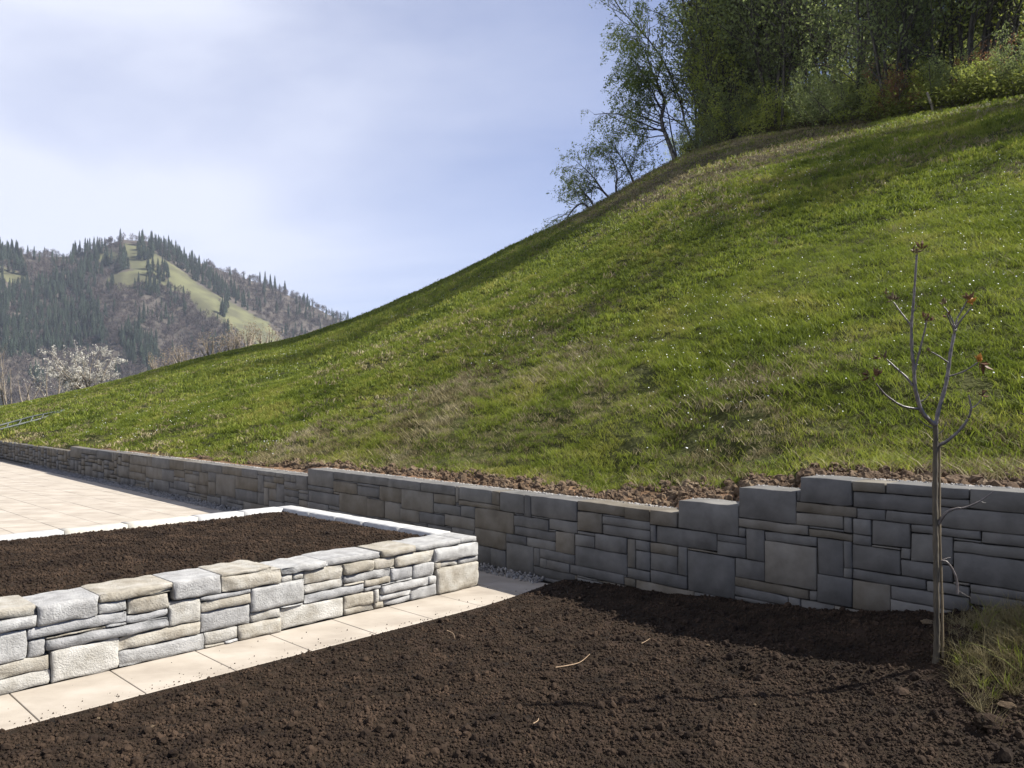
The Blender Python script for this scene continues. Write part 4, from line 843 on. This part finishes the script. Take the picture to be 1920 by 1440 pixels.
def zp(pts): return [(x / 2.743, 420 + y / 2.743) for x, y in pts]
PAST = [zp([(630, 100), (760, 120), (830, 170), (950, 250), (1020, 310), (1120, 370), (1180, 400), (1280, 455), (1380, 510), (1450, 590), (1450, 700), (1300, 640), (1180, 545), (1130, 500), (1060, 480), (960, 360), (860, 330), (700, 330), (600, 340), (540, 310), (580, 260), (680, 240), (640, 180)]),
        zp([(280, 140), (370, 140), (375, 185), (300, 185)]), zp([(480, 125), (640, 160), (620, 210), (500, 180)]), zp([(-300, 200), (0, 210), (150, 275), (150, 310), (0, 300), (-300, 320)]), zp([(1240, 250), (1310, 250), (1330, 290), (1250, 270)])]
CONI = [zp([(755, 60), (800, 70), (900, 130), (1000, 190), (1080, 260), (1180, 330), (1250, 400), (1280, 450), (1180, 400), (1100, 360), (1010, 300), (940, 240), (820, 160), (755, 130)]),
        zp([(-900, 330), (0, 330), (200, 310), (330, 260), (420, 300), (520, 480), (560, 640), (420, 660), (200, 700), (-900, 700)]), zp([(600, 520), (760, 600), (840, 720), (640, 760)]), zp([(1280, 230), (1420, 290), (1550, 370), (1500, 380), (1300, 290)]),
        zp([(360, 150), (560, 130), (570, 250), (480, 300), (400, 250)]), zp([(590, 140), (660, 180), (680, 250), (590, 250)]), zp([(-200, 120), (50, 110), (130, 200), (120, 270), (-200, 240)]), zp([(740, 230), (860, 230), (870, 310), (760, 290)]), zp([(1130, 390), (1170, 390), (1170, 490), (1130, 480)]), zp([(700, 90), (800, 120), (790, 190), (710, 190)]), zp([(755, 310), (830, 310), (830, 380), (755, 370)])]
pix = HX + F * G[..., 0] / G[..., 1]; piy = HY - F * (G[..., 2] - CH) / G[..., 1]
pas = np.zeros(MP.shape, bool)
jx = 9 * fbm(pix * .06, piy * .06, 3); jy = 7 * fbm(pix * .06 + 50, piy * .06, 3)
for p_ in PAST: pas |= inpoly(pix + jx, piy + jy, p_)
m, t, b = newmat('mountain_ground'); n = t.nodes; l = t.links
g = n.new('ShaderNodeNewGeometry'); nz = n.new('ShaderNodeTexNoise'); nz.inputs['Scale'].default_value = .03; nz.inputs['Detail'].default_value = 8; l.new(g.outputs['Position'], nz.inputs[0])
cr = n.new('ShaderNodeValToRGB'); e = cr.color_ramp.elements; e[0].position = .3; e[0].color = (.035, .029, .022, 1); e[1].position = .7; e[1].color = (.075, .060, .046, 1)
cs = n.new('ShaderNodeValToRGB'); e = cs.color_ramp.elements; e[0].position = .42; e[0].color = (.058, .056, .022, 1); e[1].position = .6; e[1].color = (.10, .10, .040, 1)
l.new(nz.outputs['Fac'], cr.inputs[0]); l.new(nz.outputs['Fac'], cs.inputs[0]); a = n.new('ShaderNodeAttribute'); a.attribute_name = 'pasture'; x1 = n.new('ShaderNodeMixRGB'); l.new(a.outputs['Fac'], x1.inputs[0]); l.new(cr.outputs[0], x1.inputs[1]); l.new(cs.outputs[0], x1.inputs[2]); l.new(x1.outputs[0], b.inputs['Base Color']); b.inputs['Roughness'].default_value = .95
mtn_o = mob('mountain', G.reshape(-1, 3), q, m, smooth=True, attrs={'pasture': pas.astype(float)}); tag(mtn_o, 'far wooded mountain with a strip of pasture under its summit', kind='structure')
vf = mob('valley_floor', [(-1900, -250, -99), (1900, -250, -99), (1900, 1750, -99), (-1900, 1750, -99)], [(0, 1, 2, 3)], M['dry']); vf.data.materials.clear(); vf.data.materials.append(noisemat('valley_meadow', [(.05, .07, .02), (.09, .11, .04)], .02, 6, .95, coord='World')); tag(vf, 'valley floor below the hillside', kind='structure')
# far trees
def spruce(rng, mat):
    V = []; Fq = []; H = 22; nl = 9
    for i in range(nl):
        z = 1.5 + (H - 2.5) * i / nl; r = 3.7 * (1 - i / nl) ** .85 + .35; k = len(V); n_ = 7; a0 = rng.uniform(0, 6); V.append((0, 0, z + 3.4))
        for j in range(n_ * 2): a = a0 + j * math.pi / n_; rr = r * rng.uniform(.8, 1.15) * (1 if j % 2 else .5); V.append((rr * math.cos(a), rr * math.sin(a), z - (.5 if j % 2 else -.5)))
        Fq += [(k, k + 1 + j, k + 1 + (j + 1) % (n_ * 2)) for j in range(n_ * 2)]
    V2 = [(.35 * math.cos(a), .35 * math.sin(a), z) for z in (-2, 6) for a in (0, 1.57, 3.14, 4.71)]; k = len(V); V += V2; Fq += [(k + j, k + (j + 1) % 4, k + 4 + (j + 1) % 4, k + 4 + j) for j in range(4)]
    return mesh('spruce', V, Fq, mat)
def beech(rng, mat, mat2):
    H = rng.uniform(15, 19); paths = [walk(rng, (0, 0, -2), (rng.normal(0, .05), rng.normal(0, .05), 1), H * .8, .3, .08, 5, .05, (0, 0, 0))]
    V, Fq = tubes(paths, 4); nv = len(V); Fl = [tuple(f_) for f_ in Fq]; V = list(map(tuple, V)); n = 95
    for i in range(n):
        u = rng.normal(0, 1, 3); u /= np.linalg.norm(u); c = np.array((0, 0, H * .66)) + u * np.array((4.0, 4.0, H * .34)) * rng.random() ** .4; d = u * np.array((1, 1, .6)) + np.array((0, 0, .9)); d /= np.linalg.norm(d); s = np.cross(d, rng.normal(0, 1, 3)); s /= np.linalg.norm(s); Lh = rng.uniform(.8, 1.8); w = rng.uniform(.14, .3); k = len(V)
        V += [tuple(c - d * Lh - s * w * .4), tuple(c - d * Lh + s * w * .4), tuple(c + d * Lh + s * w), tuple(c + d * Lh - s * w)]; Fl.append((k, k + 1, k + 2, k + 3))
    me = mesh('beech', V, Fl, mat); me.materials.append(mat2); mi = np.ones(len(Fl), np.int32); mi[:len(Fq)] = 0; me.polygons.foreach_set('material_index', mi); return me
sp_m = noisemat('spruce_needles', [(0.009, 0.015, 0.009), (0.015, 0.025, 0.014), (0.024, 0.036, 0.019)], .06, 5, .9, coord='World', obj_var=.3)
bt_m = noisemat('beech_trunk', [(0.112, 0.098, 0.084), (0.182, 0.168, 0.147)], .5, 3, .9, coord='World'); bc_m = noisemat('bare_beech_twigs', [(.050, .038, .036), (.080, .062, .056), (.112, .088, .078)], .04, 4, .95, coord='World', obj_var=.25)
fr = np.random.default_rng(99)
SPM = [spruce(fr, sp_m) for _ in range(3)]; BEM = [beech(fr, bt_m, bc_m) for _ in range(4)]
n = 15000; tpx = fr.uniform(-150, 760, n); ttt = fr.uniform(.12, 1.02, n) ** .9; Pf = mtn(tpx, ttt); ppx = HX + F * Pf[:, 0] / Pf[:, 1]; ppy = HY - F * (Pf[:, 2] - CH) / Pf[:, 1]
isp = np.zeros(n, bool); con = np.zeros(n, bool)
for p_ in PAST: isp |= inpoly(ppx, ppy, p_)
for p_ in CONI: con |= inpoly(ppx, ppy, p_)
vis = ppy < ip(ppx, _pxg, T_sky) + 22
r_ = fr.random(n); mixn = fbm(ppx * .035, ppy * .035, 3)
conifer = (con & (r_ < .8)) | (~con & ~isp & (r_ < np.clip(.07 + .9 * mixn, .03, .5)))
keepn = vis & (con | ~isp) & (fr.random(n) < .62)
sz = fr.uniform(.55, 1.15, n) * np.where(conifer, 1.0, .85)
ci = np.where(keepn & conifer)[0]; bi = np.where(keepn & ~conifer)[0]
def forest(ids, meshes, nm, label, group, stuffname):
    # the ones that show largest: near the skyline and pasture edges, tallest and nearest
    edge = ppy[ids] - ip(ppx[ids], mt_px, mt_py); score = sz[ids] * (1250 / Pf[ids, 1]) + .25 * (edge < 14); bigk = np.argsort(-score); order = ids[bigk]; big, rest = order[:300], order[300:]
    for c_, i in enumerate(big):
        me = meshes[c_ % len(meshes)]; o = bpy.data.objects.new(nm, me); o.location = Pf[i]; o.scale = (sz[i],) * 3; o.rotation_euler = (0, 0, fr.uniform(0, 6)); link(o); tag(o, label + (' standing on the crest against the sky' if edge[bigk[c_]] < 12 else ' on the open pasture' if isp[i] else ' on the dark left flank' if ppx[i] < 190 else ' on the slope below the crest'), 'tree', group)
    for k, me in enumerate(meshes):
        j = rest[k::len(meshes)]; rot = np.zeros((len(j), 3)); rot[:, 2] = fr.uniform(0, 6.28, len(j)); scatter(stuffname, Pf[j], rot, sz[j], me, label.replace('single ', ''))
    print(nm, len(ids))
forest(ci, SPM, 'spruce_tree', 'dark pointed spruce of the far mountain', 'spruces on the far mountain', 'spruce_forest')
forest(bi, BEM, 'beech_tree', 'leafless brownish beech of the far mountain', 'bare beeches on the far mountain', 'beech_forest')

# ------------------------------------------------------------------ sapling with stake
YT = 4.1
sbark = noisemat('sapling_bark', [(0.043, 0.034, 0.029), (0.085, 0.068, 0.058), (0.136, 0.115, 0.102)], 30, 5, .38, .35, 120, spec=.6)
strunk = noisemat('sapling_trunk_bark', [(0.037, 0.031, 0.022), (0.074, 0.062, 0.043), (0.112, 0.093, 0.065)], 22, 6, .8, .6, 90, scl=(1, 1, .25))
SB = at(1755, 1246, YT); SBz = float(soil_z(np.array([SB.x]), np.array([SB.y]))[0]); SB.z = min(SB.z, SBz + .02)
sap = empty('sapling', SB); tag(sap, 'young bare sapling with reddish bud clusters in front of the wall', 'tree')
jr = np.random.default_rng(8)
def P4(pts, dep=0): return [np.array(at(1600 + x / 4, 440 + y / 4, YT + dep * i) - SB) for i, (x, y) in enumerate(pts)]
def P5(pts, dep=0): return [np.array(at(1600 + x / 2.769, 780 + y / 2.769, YT + dep * i) - SB) for i, (x, y) in enumerate(pts)]
def spl(pts, r0, r1, sub=4):
    P = np.array(pts); n = len(P); 
    if n > 2:
        t = np.linspace(0, n - 1, (n - 1) * sub + 1); o_ = []
        for u in t:
            i = min(int(u), n - 2); f = u - i; p0, p1, p2, p3 = P[max(i - 1, 0)], P[i], P[i + 1], P[min(i + 2, n - 1)]
            o_.append(.5 * ((2 * p1) + (-p0 + p2) * f + (2 * p0 - 5 * p1 + 4 * p2 - p3) * f * f + (-p0 + 3 * p1 - 3 * p2 + p3) * f ** 3))
        P = np.array(o_)
    R = np.linspace(r0, r1, len(P)); R = R * (1 + .12 * np.sin(np.arange(len(P)) * 2.1)); return P, R
def stick(name, pts, r0, r1, mat, sides=8, sub=4): V, Fq = tubes([spl(pts, r0, r1, sub)], sides); return mob(name, V, Fq, mat, sap, smooth=True)
tp, trr = spl([P5([(428, 1320)])[0]] + P5([(430, 1270), (434, 1150), (432, 1000), (430, 800), (427, 600), (424, 400), (426, 250), (428, 120), (426, 45)]), .0165, .0125); trr[:6] = np.linspace(.026, .0165, 6)
V, Fq = tubes([(tp, trr)], 10); mob('trunk', V, Fq, strunk, sap, smooth=True)
stick('stake', P5([(447, 135), (448, 400), (450, 640), (454, 760), (462, 1000), (466, 1310)]), .0055, .0065, noisemat('pale_cane', [(.13, .10, .06), (.23, .18, .11)], 12, 4, .7, coord='Object'))
BR = [(P4([(612, 1425), (540, 1362), (500, 1290), (462, 1140), (455, 1000), (440, 880), (436, 680), (450, 520), (460, 380), (476, 150)]), .0105, .0042), (P4([(616, 1430), (638, 1320), (690, 1140), (714, 1000), (730, 880), (758, 740), (770, 700)], .01), .0095, .006),
      (P4([(768, 705), (775, 640), (800, 590), (858, 490)], .01), .0045, .0025), (P4([(770, 700), (800, 650), (840, 600), (890, 540)], -.01), .0045, .0025), (P4([(757, 745), (748, 690), (733, 665), (700, 590)], -.01), .004, .0025), (P4([(765, 700), (740, 640), (710, 580), (678, 540)], .01), .004, .0025),
      (P4([(710, 958), (640, 910), (585, 880)], -.02), .0035, .0022), (P4([(718, 1062), (830, 1025), (935, 958)], -.015), .004, .0025), (P4([(433, 682), (370, 600), (300, 505)], .02), .0042, .0025), (P4([(460, 1025), (495, 880), (520, 780), (545, 670), (543, 640)], -.01), .005, .003),
      (P4([(446, 1132), (390, 1062), (320, 1000), (250, 935)], .02), .0055, .003), (P4([(492, 1306), (400, 1295), (320, 1260), (230, 1190), (170, 1115)], -.015), .0058, .003), (P4([(505, 1250), (550, 1225), (575, 1185)]), .003, .0015),
      (P5([(436, 155), (470, 140), (500, 120), (560, 65), (600, 5), (612, -40)], -.01), .008, .0045), (P5([(612, -40), (605, -80), (598, -108)]), .0042, .0022), (P5([(612, -40), (645, -62), (660, -85)]), .0035, .002),
      (P5([(441, 560), (460, 530), (490, 497), (535, 480), (580, 475), (660, 440), (728, 392)], -.012), .0085, .002), (P5([(655, 443), (685, 452)]), .002, .001), (P5([(450, 752), (485, 757), (520, 805), (538, 860), (541, 925)], -.01), .004, .005), (P5([(541, 905), (575, 925), (613, 947)]), .002, .001), (P5([(455, 748), (480, 740), (506, 734)]), .0026, .0015),
      (P5([(412, 62), (370, 45), (335, 12)]), .003, .0015), (P5([(430, 95), (460, 80), (485, 30)]), .003, .0015), (P5([(432, 280), (455, 262)]), .002, .0012), (P4([(450, 575), (475, 555), (470, 530)]), .002, .0012)]
for i, (pts, r0, r1) in enumerate(BR): stick('branch', pts, r0 * 1.22, r1 * 1.3, sbark, 8)
redl = leafmat('reddish_young_leaf', [(.09, .045, .024), (.15, .08, .042), (.22, .13, .07)], 25, .35, .5); yell = leafmat('orange_young_leaf', [(.30, .12, .03), (.48, .24, .05), (.5, .34, .08)], 25, .4, .5); brl = leafmat('brown_bud', [(.09, .06, .035), (.18, .13, .08), (.22, .18, .09)], 25, .25, .6)
def buds(c, n, ln, mat, up=(0, 0, 1)):
    V = []; Fq = []
    for i in range(n):
        d = jr.normal(0, .55, 3) + np.array(up); d /= np.linalg.norm(d); s = np.cross(d, jr.normal(0, 1, 3)); s /= np.linalg.norm(s); w_ = np.cross(d, s); L_ = ln * jr.uniform(.6, 1.2); k = len(V); b0 = c + jr.normal(0, .004, 3)
        wv = L_ * .17
        V += [b0, b0 + d * L_ * .5 + s * wv, b0 + d * L_ * .55 - w_ * wv * .9, b0 + d * L_ * .5 - s * wv, b0 + d * L_ + w_ * wv * .6]
        Fq += [(k, k + 1, k + 2), (k, k + 2, k + 3), (k + 1, k + 4, k + 2), (k + 2, k + 4, k + 3), (k, k + 3, k + 1), (k + 1, k + 3, k + 4)]
    return mob('bud_cluster', V, Fq, mat, sap)
for (x, y, n, ln, mt) in ((452, 135, 9, .042, brl), (505, 110, 7, .045, redl), (478, 145, 6, .02, brl), (292, 490, 12, .045, brl), (252, 450, 3, .03, redl), (672, 525, 9, .04, brl), (703, 620, 8, .04, redl), (862, 490, 8, .05, redl), (892, 520, 10, .05, yell), (535, 620, 7, .035, redl), (565, 645, 8, .04, redl), (235, 925, 8, .04, brl), (200, 920, 5, .035, redl), (172, 1060, 8, .05, redl), (125, 1060, 7, .05, redl), (572, 872, 6, .03, brl), (940, 955, 8, .045, yell), (960, 965, 8, .06, redl), (965, 1210, 6, .04, redl), (882, 1180, 5, .025, brl), (575, 1190, 3, .02, redl), (475, 545, 3, .02, brl)):
    up = (0, 0, 1) if not (x in (960, 200, 125)) else ((.8, 0, -.3) if x == 960 else (-1, 0, .2)); buds(np.array(at(1600 + x / 4, 440 + y / 4, YT) - SB), n, ln, mt, up)

# ------------------------------------------------------------------ rough grass by the sapling, loose bits on the soil
tg = np.random.default_rng(61)
long_g = [tuft(M['grass'], tg, 16, .05, .08, .22, .0035, 1.3), tuft(M['dry'], tg, 22, .07, .05, .24, .002, 2.2), tuft(M['dry'], tg, 18, .06, .03, .12, .0025, 3.0)]
for k, pc in enumerate(long_g):
    n = [60, 420, 620][k]; X = tg.normal(2.7, .32, n); Y = tg.normal(3.98, .3, n); P = np.stack([X, Y], -1); keep = (X / Y > .562 + .03 * tg.random(n)) & (X > 2.16) & ((P - A0) @ NR1 < -.12) & (Y > 3.45) & (Y < 4.5 + .1 * tg.random(n)); X, Y = X[keep], Y[keep]; n = len(X); rot = np.zeros((n, 3)); rot[:, 2] = tg.uniform(0, 6.28, n); rot[:, 0] = tg.normal(0, .3, n)
    scatter('rough_grass', np.stack([X, Y, soil_z(X, Y) + .01], -1), rot, tg.uniform(.25, .6, n), pc, 'heap of rough green and straw grass beside the sapling')
def one(name, label, cat, px, py, z0, me, sc, rot=(0, 0, 0), group=None, lift=.3):
    Y = F * (CH - z0) / (py - HY); X = ray(px) * Y; z = float(soil_z(np.array([X]), np.array([Y]))[0]); o = bpy.data.objects.new(name, me); o.location = (X, Y, z + sc * lift); o.scale = (sc, sc, sc * .8); o.rotation_euler = rot; link(o); return tag(o, label, cat, group)
bigc = lump(M['soil'], tg, .10, 3, .85); one('soil_clod', 'largest dark round soil clod, below the rough grass', 'clod', 1856, 1345, .2, bigc, .062)
mc = lump(M['crumb'], tg, .2, 2, .8); one('soil_clod', 'fist sized soil clod left of the largest clod', 'clod', 1690, 1312, .12, mc, .035); one('soil_clod', 'soil clod lowest in the right corner', 'clod', 1885, 1410, .15, mc, .04, (1, 2, 0)); one('soil_clod', 'soil clod beside the sapling foot', 'clod', 1812, 1312, .2, mc, .03, (2, 1, 0))
ps_ = lump(M['bsoil'], tg, .25, 2, .5); one('pale_stone', 'flat pale stone beside the largest soil clod', 'stone', 1888, 1330, .2, ps_, .035); one('pale_stone', 'flat pale stone left of the sapling foot', 'stone', 1738, 1212, .22, ps_, .035, (0, 0, 1))
for i, (px, py) in enumerate(((184, 1340), (1093, 1136), (1065, 1120), (1240, 1155), (1336, 1216), (880, 1192), (285, 1360), (985, 1350), (1415, 1333), (1327, 1228), (1130, 1150), (700, 1300))):
    one('pebble', 'small pale pebble lying on the dark soil', 'pebble', px, py, .04, ps_, tg.uniform(.007, .013), (0, 0, i), 'pale pebbles on the dark soil', .6)
def twig(name, label, pts, z0, r, cat='twig', mat=None):
    Q = []
    for i, (px, py) in enumerate(pts):
        Y = F * (CH - z0) / (py - HY); X = ray(px) * Y; Q.append(np.array((X, Y, float(soil_z(np.array([X]), np.array([Y]))[0]) + .022)))
    b0 = Q[0].copy(); V, Fq = tubes([spl([q_ - b0 for q_ in Q], r, r * .5)], 5); o = mob(name, V, Fq, mat or M['dry'], None, smooth=True); o.location = b0; return tag(o, label, cat)
tw = noisemat('pale_twig', [(.22, .15, .09), (.36, .26, .17)], 20, 4, .8)
twig('twig', 'longest curved pale twig lying on the dark soil', [(1042, 1252), (1065, 1249), (1088, 1243), (1106, 1232)], .04, .004, mat=tw)
twig('twig', 'short thin straw on the soil beside the slab path', [(838, 1187), (850, 1193), (853, 1203)], .02, .0025, mat=tw); twig('twig', 'short pale twig in the soil low left of centre', [(1000, 1372), (1008, 1366), (1010, 1360)], .02, .003, mat=tw)
twig('twig', 'short pale twig further right among the soil crumbs', [(1203, 1214), (1212, 1210), (1219, 1206)], .05, .0025, mat=tw)

# ------------------------------------------------------------------ air
hz_m = bpy.data.materials.new('haze_air'); hz_m.use_nodes = True; t = hz_m.node_tree; t.nodes.clear(); pv = t.nodes.new('ShaderNodeVolumePrincipled'); ou = t.nodes.new('ShaderNodeOutputMaterial'); pv.inputs['Color'].default_value = (.78, .86, 1.0, 1); pv.inputs['Density'].default_value = .00010; pv.inputs['Anisotropy'].default_value = .2; t.links.new(pv.outputs[0], ou.inputs['Volume'])
x0, x1, y0, y1, z0, z1 = -2000, 2000, -300, 1800, -101, 420
hzb = mob('haze', [(x0, y0, z0), (x1, y0, z0), (x1, y1, z0), (x0, y1, z0), (x0, y0, z1), (x1, y0, z1), (x1, y1, z1), (x0, y1, z1)], [(0, 3, 2, 1), (4, 5, 6, 7), (0, 1, 5, 4), (1, 2, 6, 5), (2, 3, 7, 6), (3, 0, 4, 7)], hz_m); tag(hzb, 'thin blue air between the meadow and the far mountain', kind='stuff')
